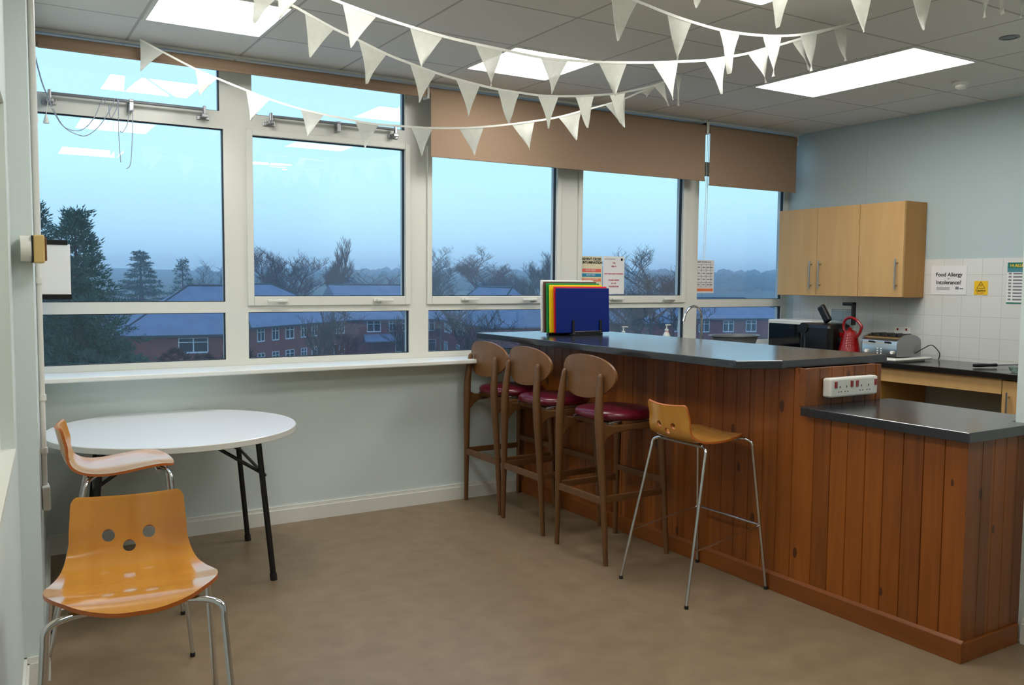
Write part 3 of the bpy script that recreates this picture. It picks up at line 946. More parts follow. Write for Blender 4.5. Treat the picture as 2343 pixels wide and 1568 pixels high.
# kettle
kt = thing('kettle', 'red cone-shaped kettle with loop handle next to the toaster', 'kettle', (5.42, -1.055, ZW))
kc = (5.42, -1.055, ZW)
MB().lathe([(0.082, 0.012), (0.088, 0.018), (0.087, 0.03), (0.074, 0.085), (0.06, 0.145), (0.052, 0.182), (0.050, 0.190)], kc, 32).build('body', M['red_plastic'], kt, smooth=True)
rb = MB()
for k in range(7):
    z = 0.04 + k * 0.019
    rb.tube([(kc[0] + (0.0895 - z * 0.21) * cos(a), kc[1] + (0.0895 - z * 0.21) * sin(a), kc[2] + z + 0.012 * (1 if a < 0 else 1) * abs(sin(2 * a))) for a in [2 * pi * i / 24 for i in range(24)]], 0.0022, 6, closed=True)
rb.build('rib', M['red_plastic'], kt, smooth=True)
MB().lathe([(0.05, 0.190), (0.045, 0.203), (0.02, 0.212), (0.012, 0.214), (0.014, 0.226), (0.0, 0.232)], kc, 24).build('lid', M['red_plastic'], kt, smooth=True)
MB().lathe([(0.092, 0.0), (0.092, 0.010), (0.084, 0.013)], kc, 28).build('base', M['black_plastic'], kt, smooth=True)
hd = [(kc[0], kc[1] + 0.052, kc[2] + 0.20), (kc[0], kc[1] + 0.062, kc[2] + 0.25), (kc[0], kc[1] + 0.04, kc[2] + 0.292), (kc[0], kc[1] - 0.005, kc[2] + 0.306), (kc[0], kc[1] - 0.055, kc[2] + 0.288), (kc[0], kc[1] - 0.095, kc[2] + 0.252), (kc[0], kc[1] - 0.105, kc[2] + 0.235)]
hm = MB().tube(smooth_pts(hd), 0.0105, 12)
hm.tube(smooth_pts([(kc[0], kc[1] - 0.105, kc[2] + 0.242), (kc[0], kc[1] - 0.088, kc[2] + 0.195), (kc[0], kc[1] - 0.058, kc[2] + 0.155)]), 0.011, 12)
hm.build('handle', M['red_plastic'], kt, smooth=True)
MB().prism([(kc[0] - 0.012, kc[2] + 0.15), (kc[0] + 0.012, kc[2] + 0.15), (kc[0] + 0.016, kc[2] + 0.19), (kc[0] - 0.016, kc[2] + 0.19)], kc[1] + 0.05, 'xz', 0.035).build('spout', M['red_plastic'], kt, bevel=0.004)
# chopping tray under the toaster and the toaster itself
tg = MB().box(5.30, 5.74, -1.535, -1.145, ZW + 0.010, ZW + 0.026, 0.008)
tg.box(5.34, 5.70, -1.50, -1.17, ZW, ZW + 0.011)
tag(tg.build('tray', M['white_plastic']), 'cream tray on the worktop under the toaster', 'tray')
ts = thing('toaster', 'chrome four-slice toaster on the cream tray', 'toaster', (5.50, -1.335, ZW + 0.026))
Z0 = ZW + 0.026
arch = []
for i in range(13):
    a = pi * i / 12
    arch.append((5.535 - 0.135 * cos(a), Z0 + 0.105 + 0.062 * sin(a)))
prof = [(5.400, Z0 + 0.012), *[(p[0], p[1]) for p in arch], (5.670, Z0 + 0.012)]
MB().prism(prof, -1.475, 'xz', 0.295).build('body', M['chrome'], ts, smooth=True, ang=25)
MB().prism([(5.396, Z0 + 0.008), (5.396, Z0 + 0.108), *[(5.535 + (p[0] - 5.535) * 1.03, p[1] + 0.003) for p in arch], (5.674, Z0 + 0.108), (5.674, Z0 + 0.008)], -1.483, 'xz', 0.008).build('side_panel', M['beige_plastic'] if False else M['steel'], ts)
MB().prism([(5.396, Z0 + 0.008), (5.396, Z0 + 0.108), *[(5.535 + (p[0] - 5.535) * 1.03, p[1] + 0.003) for p in arch], (5.674, Z0 + 0.108), (5.674, Z0 + 0.008)], -1.180, 'xz', 0.008).build('side_panel', M['steel'], ts)
sl = MB()
for k in range(4):
    y = -1.225 - k * 0.068
    sl.box(5.455, 5.615, y - 0.012, y + 0.012, Z0 + 0.150, Z0 + 0.1725, 0.003)
sl.build('slot', M['black_plastic'], ts)
for y in (-1.265, -1.40):
    MB().box(5.378, 5.40, y - 0.016, y + 0.016, Z0 + 0.105, Z0 + 0.118, 0.003).build('lever', M['black_plastic'], ts)
kn = MB()
for y in (-1.225, -1.44):
    kn.tube([(5.402, y, Z0 + 0.040), (5.385, y, Z0 + 0.040)], 0.012, 14)
for i in range(3):
    for j in range(2):
        kn.tube([(5.402, -1.315 - j * 0.03, Z0 + 0.028 + i * 0.017), (5.396, -1.315 - j * 0.03, Z0 + 0.028 + i * 0.017)], 0.005, 10)
kn.build('knob', M['white_plastic'], ts, smooth=True)
cb = MB().tube(smooth_pts([(5.60, -1.487, Z0 + 0.03), (5.66, -1.52, Z0 + 0.07), (5.72, -1.54, Z0 + 0.09), (5.80, -1.55, Z0 + 0.03), (5.84, -1.52, ZW + 0.006)]), 0.0035, 8)
cb.build('cable', M['black_plastic'], ts, smooth=True)
tc_ = MB().lathe([(0.014, 0.0), (0.012, 0.006), (0.0, 0.008)], (5.50, -1.335, Z0), 8)
wsck = thing('wall_socket', 'white double wall socket on the tiles behind the toaster', 'socket', (5.886, -1.18, 1.12))
MB().box(5.876, 5.8885, -1.255, -1.110, 1.095, 1.180, 0.003).build('plate', M['white_plastic'], wsck)
for y in (-1.145, -1.22):
    MB().box(5.872, 5.877, y - 0.006, y + 0.006, 1.155, 1.172, 0.001).build('switch', M['red_plastic'], wsck)
# serving spoon / spatula lying on the worktop
sp = thing('spatula', 'spatula with a black handle lying on the worktop near the tall poster', 'utensil', (5.60, -1.95, ZW))
a, b = Vector((5.47, -2.01, ZW + 0.016)), Vector((5.63, -2.075, ZW + 0.018))
MB().tube([tuple(a), tuple(a.lerp(b, .3)), tuple(a.lerp(b, .7)), tuple(b)], [0.011, 0.013, 0.010, 0.012], 10).build('handle', M['black_plastic'], sp, smooth=True)
e = b + (b - a).normalized() * 0.17
MB().tube([tuple(b), tuple(e)], 0.004, 8).build('shaft', M['steel'], sp, smooth=True)
bl = MB()
bl.box(-0.002, 0.085, -0.03, 0.03, -0.0015, 0.0015, mtx=Matrix.Translation((e.x, e.y, ZW + 0.012)) @ Matrix.Rotation(math.atan2((b - a).y, (b - a).x), 4, 'Z'))
bl.build('blade', M['steel'], sp)
gl_ = thing('glass_dish', 'small clear glass dish at the near end of the worktop', 'dish', (5.42, -2.33, ZW))
MB().lathe([(0.03, 0.001), (0.042, 0.012), (0.052, 0.035), (0.050, 0.035), (0.04, 0.014), (0.0, 0.006)], (5.42, -2.33, ZW), 24).build('bowl', glass_mat('clear_glass', 2.5, (0.8, 0.9, 0.88)), gl_, smooth=True)

# ---- sink side, seen over the bar
tp_ = thing('tap', 'chrome swan-neck tap rising behind the bar', 'tap', (4.60, -0.30, ZW))
tpts = [(4.600, -0.30, ZW + 0.02), (4.600, -0.30, 1.20), (4.597, -0.30, 1.255), (4.578, -0.30, 1.30), (4.545, -0.30, 1.325), (4.505, -0.30, 1.33), (4.462, -0.30, 1.31), (4.428, -0.30, 1.27), (4.410, -0.30, 1.215)]
MB().tube(smooth_pts(tpts), 0.0105, 14).build('spout', M['chrome'], tp_, smooth=True, ang=60)
MB().lathe([(0.028, 0.0), (0.026, 0.03), (0.015, 0.045), (0.013, 0.06)], (4.600, -0.30, ZW), 20).tube([(4.60, -0.30, ZW + 0.035), (4.66, -0.33, ZW + 0.06)], 0.006, 8).build('base', M['chrome'], tp_, smooth=True)
snk = thing('sink', 'stainless steel sink and drainer set in the worktop under the window', 'sink', (4.6, -0.37, ZW))
sk2 = MB()
sk2.box(4.20, 5.22, -0.56, -0.18, ZW, ZW + 0.004, 0.001)
sk2.build('drainer', M['steel'], snk)
wb = thing('washing_up_bowl', 'grey washing-up bowl on the drainer behind the bar', 'bowl', (4.93, -0.33, ZW + 0.004))
bz = ZW + 0.0045
MB().lathe([(0.155, 0.0), (0.165, 0.003), (0.215, 0.128), (0.238, 0.134), (0.238, 0.139), (0.212, 0.138), (0.158, 0.008), (0.0, 0.006)], (4.935, -0.33, bz), 40, sy=0.72).build('bowl', M['grey_plastic'], wb, smooth=True)
dc = MB().box(-0.07, 0.07, -0.05, 0.05, 0.0, 0.012, 0.005, mtx=Matrix.Translation((5.335, -0.47, ZW + 0.001)) @ Matrix.Rotation(0.4, 4, 'Z'))
dc.box(-0.06, 0.05, -0.04, 0.045, 0.012, 0.022, 0.005, mtx=Matrix.Translation((5.335, -0.47, ZW + 0.001)) @ Matrix.Rotation(0.5, 4, 'Z'))
tag(dc.build('dish_cloth', M['white_plastic']), 'folded white dish cloth on the worktop left of the microwave', 'cloth')
def pump(x, y, z0, label, body, h=0.12):
    t = thing('pump_bottle', label, 'bottle', (x, y, z0), group='pump bottles on the sill')
    MB().lathe([(0.030, 0.0), (0.033, 0.004), (0.033, h * 0.55), (0.028, h * 0.75), (0.014, h * 0.95), (0.013, h)], (x, y, z0), 24).build('bottle', body, t, smooth=True)
    p = MB().lathe([(0.015, h - 0.002), (0.0155, h + 0.016), (0.005, h + 0.020), (0.0045, h + 0.045), (0.012, h + 0.047), (0.013, h + 0.056), (0.0, h + 0.058)], (x, y, z0), 16)
    p.box(x - 0.004, x + 0.040, y - 0.006, y + 0.006, z0 + h + 0.046, z0 + h + 0.056, 0.003)
    p.build('pump', M['white_plastic'], t, smooth=True)
    return t
pink = mat('pink_soap', (238, 40, 140), 0.2)
b1_ = pump(4.425, -0.09, 0.988, 'clear pump bottle of pink soap on the sill beside the tap', pink, 0.138)
MB().lathe([(0.0335, 0.080), (0.0295, 0.104), (0.0152, 0.1315)], (4.425, -0.09, 0.988), 24).build('clear_shoulder', M['white_plastic'], b1_, smooth=True)
pump(3.985, -0.09, 0.988, 'white pump bottle on the sill, left of the pink one', M['white_plastic'], 0.13)

# ================================================================ CHOPPING BOARDS
rk = thing('board_rack', 'black plastic rack holding the chopping boards on the bar top', 'rack', (3.25, -0.50, 1.15))
rm = MB()
for x in (3.155, 3.385):
    rm.box(x - 0.012, x + 0.012, -0.60, -0.40, 1.150, 1.168, 0.003)
    for k in range(7):
        y = -0.592 + k * 0.0265
        hh = 0.085 + 0.004 * k
        rm.prism([(y - 0.003, 1.165), (y + 0.004, 1.165), (y + 0.007, 1.165 + hh), (y + 0.003, 1.165 + hh + 0.006)], x - 0.009, 'yz', 0.018)
rm.box(3.155, 3.385, -0.598, -0.585, 1.150, 1.180, 0.003)
rm.box(3.155, 3.385, -0.415, -0.402, 1.150, 1.180, 0.003)
rm.prism([(3.045, 1.150), (3.145, 1.150), (3.145, 1.172), (3.055, 1.172)], -0.45, 'xz', 0.03)
rm.build('frame', M['black_plastic'], rk, bevel=0.001)
BC = [('blue', (0, 30, 108), 'front of the row'), ('red', (222, 36, 44), 'between the blue and the yellow board'), ('yellow', (240, 205, 20), 'between the red and the green board'), ('green', (22, 140, 62), 'between the yellow and the brown board'), ('brown', (92, 62, 50), 'between the green and the white board'), ('white', (236, 236, 230), 'at the back of the row')]
for k, (cn, cc, pos) in enumerate(BC):
    y = -0.578 + k * 0.0265
    x0 = 3.022 - 0.006 * max(0, k - 1) - (0.012 if k >= 2 else 0)
    z0 = 1.1685
    top = 1.472 + 0.0105 * k
    m_ = MB().box(x0, x0 + 0.443, -0.006, 0.006, 0.0, top - z0, 0.004, mtx=Matrix.Translation((0, y, z0)) @ Matrix.Rotation(radians(-2.0), 4, 'X'))
    o = m_.build('chopping_board', mat('board_' + cn, cc, 0.5, var=0.03, scale=20, spec=0.25))
    tag(o, '%s plastic chopping board in the rack, %s' % (cn, pos), 'chopping board', 'colour-coded chopping boards')

# ================================================================ SHELL STOOL (plywood shell on chrome legs)
def shell_stool(label, loc, rotz, group):
    t = thing('bar_stool', label, 'stool', loc, rotz, group, world=False)
    # seat shell, facing +x; profile from front lip to back top: (x, z, half width, dish)
    prof = [(0.2215, 0.7535, 0.030), (0.2195, 0.7540, 0.048), (0.216, 0.7552, 0.066), (0.207, 0.758, 0.096), (0.193, 0.7615, 0.124), (0.171, 0.7645, 0.149), (0.140, 0.7665, 0.172), (0.105, 0.7645, 0.187), (0.068, 0.760, 0.195), (0.03, 0.7545, 0.198), (-0.01, 0.749, 0.193), (-0.04, 0.7465, 0.185), (-0.065, 0.746, 0.178), (-0.105, 0.750, 0.166), (-0.14, 0.763, 0.157), (-0.166, 0.785, 0.150), (-0.181, 0.812, 0.145), (-0.190, 0.845, 0.144), (-0.198, 0.88, 0.141), (-0.205, 0.912, 0.139), (-0.207, 0.922, 0.134), (-0.209, 0.927, 0.123)]
    # resample
    sp_ = smooth_pts(prof, 3)
    NU = 24
    top = []
    n = len(sp_)
    for i, (x, z, w) in enumerate(sp_):
        row = []
        a = sp_[max(i - 1, 0)]
        b = sp_[min(i + 1, n - 1)]
        tx, tz = b[0] - a[0], b[1] - a[1]
        l = math.hypot(tx, tz)
        nx, nz = tz / l, -tx / l      # upward / forward side
        if nz < 0 and abs(nz) > abs(nx) * 0.2:
            nx, nz = -nx, -nz
        if nx < 0 and abs(nx) > abs(nz):
            nx, nz = -nx, -nz
        if x > 0.10:
            k_ = min(1, (x - 0.10) / 0.05)
            nx, nz = nx * (1 - k_), nz * (1 - k_) + k_
            q_ = math.hypot(nx, nz)
            nx, nz = nx / q_, nz / q_
        for j in range(NU + 1):
            s = -1 + 2 * j / NU
            back = min(1, max(0, (z - 0.775) / 0.08)) if x < -0.1 else 0
            lift = (0.010 * (1 - back) + 0.030 * back) * s * s * min(1, w / 0.15) ** 2
            fr = 0.0
            if i < 12:
                fr = 0.0
            row.append((x + nx * lift + fr, s * w, z + nz * lift, nx, nz))
        top.append(row)
    vs = []
    for r_ in top:
        for (x, y, z, nx, nz) in r_:
            vs.append((x, y, z))
    nb = len(vs)
    th = 0.010
    for r_ in top:
        for (x, y, z, nx, nz) in r_:
            vs.append((x - nx * th, y, z - nz * th))
    fs = []
    mi = []
    C_ = NU + 1
    for i in range(n - 1):
        for j in range(NU):
            fs.append((i * C_ + j, i * C_ + j + 1, (i + 1) * C_ + j + 1, (i + 1) * C_ + j)); mi.append(0)
            fs.append((nb + i * C_ + j, nb + (i + 1) * C_ + j, nb + (i + 1) * C_ + j + 1, nb + i * C_ + j + 1)); mi.append(0)
    for i in range(n - 1):
        for j in (0, NU):
            fs.append((i * C_ + j, (i + 1) * C_ + j, nb + (i + 1) * C_ + j, nb + i * C_ + j)); mi.append(1)
    for j in range(NU):
        for i in (0, n - 1):
            fs.append((i * C_ + j, nb + i * C_ + j, nb + i * C_ + j + 1, i * C_ + j + 1)); mi.append(1)
    m_ = MB()
    m_.v = vs
    m_.f = fs
    m_.mi = mi
    seat = m_.build('seat_shell', [M['ply'], M['ply_edge']], t)
    # three finger holes through the bend
    cm_ = MB()
    for (hy, hz, hx) in ((-0.050, 0.826, -0.186), (0.050, 0.826, -0.186), (0.0, 0.797, -0.174)):
        mt = Matrix.Translation((hx, hy, hz)) @ Matrix.Rotation(radians(62), 4, 'Y')
        cm_.lathe([(0.016, -0.045), (0.016, 0.045)], (0, 0, 0), 20, mtx=mt)
    cut = cm_.build('tmp_cut', M['ply_edge'])
    cut.parent = t
    md = seat.modifiers.new('holes', 'BOOLEAN')
    md.object = cut
    md.operation = 'DIFFERENCE'
    md.solver = 'EXACT'
    bpy.context.view_layer.update()
    me = bpy.data.meshes.new_from_object(seat.evaluated_get(bpy.context.evaluated_depsgraph_get()))
    print('SHELL', len(seat.data.vertices), len(me.vertices))
    seat.modifiers.clear()
    seat.data = me
    bpy.data.objects.remove(cut)
    for p in me.polygons:
        p.use_smooth = True
    md = seat.modifiers.new('edge', 'EDGE_SPLIT')
    md.split_angle = radians(50)
    # legs: straight splayed tubes that bend in under the seat
    for (sx, sy) in ((1, 1), (1, -1), (-1, 1), (-1, -1)):
        fx, fy = sx * 0.262 + 0.002, sy * 0.242
        tx_ = 0.198 if sx > 0 else -0.105
        ty_ = sy * 0.188
        zt = 0.742 if sx > 0 else 0.728
        ft = Vector((fx, fy, 0.0))
        kn_ = Vector((tx_, ty_, zt))
        d = (ft - kn_).normalized()
        inn = Vector((-0.02 * sx, -0.055 * sy, 0.004))
        p = [kn_ + inn * 1.6, kn_ + inn * 0.75 + Vector((0, 0, 0.002)), kn_ + inn * 0.25 - Vector((0, 0, 0.003)), kn_ + d * 0.016, kn_ + d * 0.04]
        pts = smooth_pts([tuple(q) for q in p], 4) + [tuple(ft + Vector((0, 0, 0.012)))]
        lg = MB().tube(pts, 0.0078, 12).build('leg', M['chrome'], t, smooth=True, ang=60)
        MB().tube([tuple(ft + Vector((0, 0, 0.016)) - d * 0.0), tuple(ft)], 0.0098, 12).build('foot_cap', M['rubber'], lg, smooth=True)
    def onleg(sx, sy, z):
        fx, fy = sx * 0.262 + 0.002, sy * 0.242
        tx_ = 0.198 if sx > 0 else -0.105
        zt = 0.742 if sx > 0 else 0.728
        k = z / zt
        return (fx + (tx_ - fx) * k, fy + (sy * 0.188 - fy) * k, z)
    MB().tube([onleg(1, -1, 0.322), onleg(1, 1, 0.322)], 0.0062, 10).build('footrest', M['chrome'], t, smooth=True)
    for sy in (1, -1):
        MB().tube([onleg(-1, sy, 0.255), onleg(1, sy, 0.318)], 0.0042, 8).build('side_rail', M['chrome'], t, smooth=True)
    MB().tube([(-0.10, -0.155, 0.732), (-0.095, 0, 0.731), (-0.10, 0.155, 0.732)], 0.0078, 10).build('under_frame', M['chrome'], t, smooth=True)
    MB().tube([(0.155, -0.140, 0.742), (0.15, 0, 0.742), (0.155, 0.140, 0.742)], 0.0078, 10).build('under_frame', M['chrome'], t, smooth=True)
    return t
g_ = 'plywood shell bar stools'
st1 = shell_stool('plywood shell bar stool with chrome legs standing alone in front of the pine bar', (2.742, -2.220, 0), 0.0, g_)
st2 = copy_tree(st1)
st2.location = (0.176, -1.572, 0)
st2.rotation_euler = (0, 0, radians(-6.5))
st2['label'] = 'plywood shell bar stool seen side-on, drawn up to the round white table'
st3 = copy_tree(st1)
st3.location = (0.026, -3.098, 0)
st3.rotation_euler = (0, 0, radians(-95.5))
st3['label'] = 'plywood shell bar stool nearest the viewer, seat towards us, at the lower left'

# ================================================================ WOODEN STOOLS (burgundy seat)
def wood_stool(label, loc, group):
    t = thing('wooden_bar_stool', label, 'stool', loc, 0.0, group, world=False)
    hx, hy = 0.213, 0.231
    # rear posts run on up to carry the backrest
    for sy in (1, -1):
        p = [(-hx, sy * hy, 0.0), (-hx - 0.008, sy * (hy - 0.020), 0.36), (-hx - 0.020, sy * (hy - 0.045), 0.72), (-hx - 0.020, sy * (hy - 0.053), 0.84), (-hx - 0.008, sy * (hy - 0.062), 0.97), (-hx - 0.004, sy * (hy - 0.065), 1.012), (-hx - 0.003, sy * (hy - 0.066), 1.024)]
        r_ = [0.0135, 0.0185, 0.0245, 0.023, 0.0175, 0.014, 0.006]
        pp_ = smooth_pts([(*a, b) for a, b in zip(p, r_)], 4)
        MB().tube([q[:3] for q in pp_], [q[3] for q in pp_], 14).build('leg', M['walnut'], t, smooth=True, ang=60)
        p = [(hx, sy * hy, 0.0), (hx - 0.012, sy * (hy - 0.022), 0.40), (hx - 0.025, sy * (hy - 0.045), 0.745)]
        MB().tube(p, [0.0135, 0.0185, 0.0235], 14).build('leg', M['walnut'], t, smooth=True, ang=60)
        # side apron with swept joint to the rear post
        y = sy * (hy - 0.047)
        ap = MB()
        pr = [(-hx - 0.02, 0.775), (-hx + 0.03, 0.748), (-hx + 0.08, 0.742), (hx - 0.03, 0.752), (hx - 0.005, 0.750), (hx - 0.005, 0.700), (hx - 0.04, 0.708), (-0.02, 0.712), (-hx + 0.07, 0.700), (-hx + 0.03, 0.680), (-hx - 0.012, 0.63)]
        ap.prism(pr, y - 0.012, 'xz', 0.024)
        ap.build('apron', M['walnut'], t, bevel=0.006)
        MB().box(-hx, hx - 0.01, sy * (hy - 0.022) - 0.009, sy * (hy - 0.022) + 0.009, 0.335, 0.372, 0.004).build('side_rail', M['walnut'], t)
    MB().box(-hx - 0.018, -hx + 0.002, -(hy - 0.02), hy - 0.02, 0.325, 0.365, 0.004).build('rear_rail', M['walnut'], t)
    MB().box(hx - 0.024, hx - 0.002, -(hy - 0.022), hy - 0.022, 0.395, 0.432, 0.004).build('footrest', M['walnut'], t)
    for x in (-0.12, 0.11):
        MB().box(x - 0.014, x + 0.014, -(hy - 0.05), hy - 0.05, 0.728, 0.752, 0.003).build('cross_rail', M['walnut'], t)
    sc = MB()
    NU = 48
    prf = [(0.0, 0.762), (0.90, 0.762), (0.965, 0.768), (1.0, 0.782), (0.985, 0.796), (0.93, 0.808), (0.75, 0.816), (0.4, 0.819), (0.0, 0.820)]
    vs = []
    for (k, z) in prf:
        for j in range(NU):
            a = 2 * pi * j / NU
            c_, s__ = cos(a), sin(a)
            e_ = 2 / 2.5
            vs.append((0.012 + 0.212 * k * math.copysign(abs(c_) ** e_, c_), 0.208 * k * math.copysign(abs(s__) ** e_, s__), z))
    fs = [(i * NU + j, i * NU + (j + 1) % NU, (i + 1) * NU + (j + 1) % NU, (i + 1) * NU + j) for i in range(len(prf) - 1) for j in range(NU)]
    sc.add(vs, fs)
    sc.build('seat', M['burgundy'], t, smooth=True, ang=60)
    # oval backrest, concave towards the sitter
    NB = 30
    def bpt(y, z, off):
        return (-0.222 + 0.75 * y * y + 0.012 * (z - 1.0) + off, y, z)
    rings = [0.0, 0.35, 0.65, 0.85, 0.95, 1.0]
    fr_, bk_ = [], []
    NA = 56
    for k in rings:
        for j in range(NA):
            a = 2 * pi * j / NA
            c_, s__ = cos(a), sin(a)
            ex = 2 / 2.35
            y = 0.242 * k * math.copysign(abs(c_) ** ex, c_)
            z = 1.000 + (0.118) * k * math.copysign(abs(s__) ** ex, s__)
            y2 = y * (1 - 0.16 * max(0, -(z - 1.0) / 0.118))
            fr_.append(bpt(y2, z, 0.007))
            bk_.append(bpt(y2, z, -0.007))
    b_ = MB()
    n1_ = len(fr_)
    fs = []
    for i in range(len(rings) - 1):
        for j in range(NA):
            k = (j + 1) % NA
            fs.append((i * NA + j, i * NA + k, (i + 1) * NA + k, (i + 1) * NA + j))
            fs.append((n1_ + i * NA + j, n1_ + (i + 1) * NA + j, n1_ + (i + 1) * NA + k, n1_ + i * NA + k))
    L_ = (len(rings) - 1) * NA
    for j in range(NA):
        k = (j + 1) % NA
        fs.append((L_ + j, L_ + k, n1_ + L_ + k, n1_ + L_ + j))
    b_.add([(x + 0.012, y, z) for x, y, z in fr_ + bk_], fs)
    b_.build('backrest', M['walnut_back'], t, smooth=True, ang=50)
    for sy in (1, -1):
        MB().tube([(-0.15, sy * 0.165, 0.752), (-0.08, sy * 0.17, 0.764)], 0.006, 8).build('seat_fixing', M['steel'], t, smooth=True)
    return t
g_ = 'brown wooden bar stools with burgundy seats'
wA = wood_stool('brown wooden bar stool with oval back, nearest the window wall', (2.783, -0.385, 0), g_)
wB = copy_tree(wA)
wB.location = (2.768, -0.912, 0)
wB['label'] = 'brown wooden bar stool with oval back, middle of the three at the bar'
wC = copy_tree(wA)
wC.location = (2.752, -1.545, 0)
wC['label'] = 'brown wooden bar stool with oval back, next to the plywood shell stool at the bar'

# ================================================================ ROUND TABLE
TX, TY, TZ, TR = 0.566, -0.702, 0.754, 0.604
tb = thing('round_table', 'round white folding table with black legs in the window corner', 'table', (TX, TY, 0), radians(-5))
MB().lathe([(0.0, TZ), (TR - 0.003, TZ), (TR, TZ - 0.002)][::-1] + [], (TX, TY, 0), 96)
tm = MB()
tm.lathe([(0.0, TZ - 0.0321), (TR - 0.006, TZ - 0.0321), (TR - 0.001, TZ - 0.028), (TR, TZ - 0.003), (TR - 0.003, TZ), (0.0, TZ)], (TX, TY, 0), 96)
tm.build('tabletop', M['table_white'], tb, smooth=True, ang=30)
eb = MB()
eb.lathe([(TR - 0.001, TZ - 0.030), (TR + 0.0015, TZ - 0.029), (TR + 0.0015, TZ - 0.004), (TR - 0.001, TZ - 0.003)], (TX, TY, 0), 96)
eb.build('edge_band', M['table_edge'], tb, smooth=True)
for sx in (1, -1):
    xt = TX + sx * 0.355
    xf = TX + sx * 0.42
    for sy in (1, -1):
        lg = MB().tube([(xt, TY + sy * 0.345, TZ - 0.035), (xf, TY + sy * 0.372, 0.0)], 0.0145, 14).build('leg', M['black_metal'], tb, smooth=True, ang=60)
        MB().tube([(xf, TY + sy * 0.372, 0.0), (xf - sx * 0.004, TY + sy * 0.371, 0.035)], 0.0175, 14).build('foot_cap', M['rubber'], lg, smooth=True)
    cr_ = MB().tube([(xt + sx * 0.03, TY - 0.35, TZ - 0.22), (xt + sx * 0.03, TY + 0.35, TZ - 0.22)], 0.009, 10)
    cr_.tube([(xt, TY - 0.345, TZ - 0.045), (xt, TY + 0.345, TZ - 0.045)], 0.0125, 10)
    cr_.build('cross_bar', M['black_metal'], tb, smooth=True, ang=60)
    for sy in (1, -1):
        MB().tube([(xt + sx * 0.032, TY + sy * 0.33, TZ - 0.22), (TX + sx * 0.12, TY + sy * 0.33, TZ - 0.04)], 0.009, 10).build('brace', M['black_metal'], tb, smooth=True, ang=60)
rr = MB()
for sy in (1, -1):
    rr.box(TX - 0.34, TX + 0.34, TY + sy * 0.345 - 0.012, TY + sy * 0.345 + 0.012, TZ - 0.044, TZ - 0.032)
rr.build('under_rail', M['black_metal'], tb)

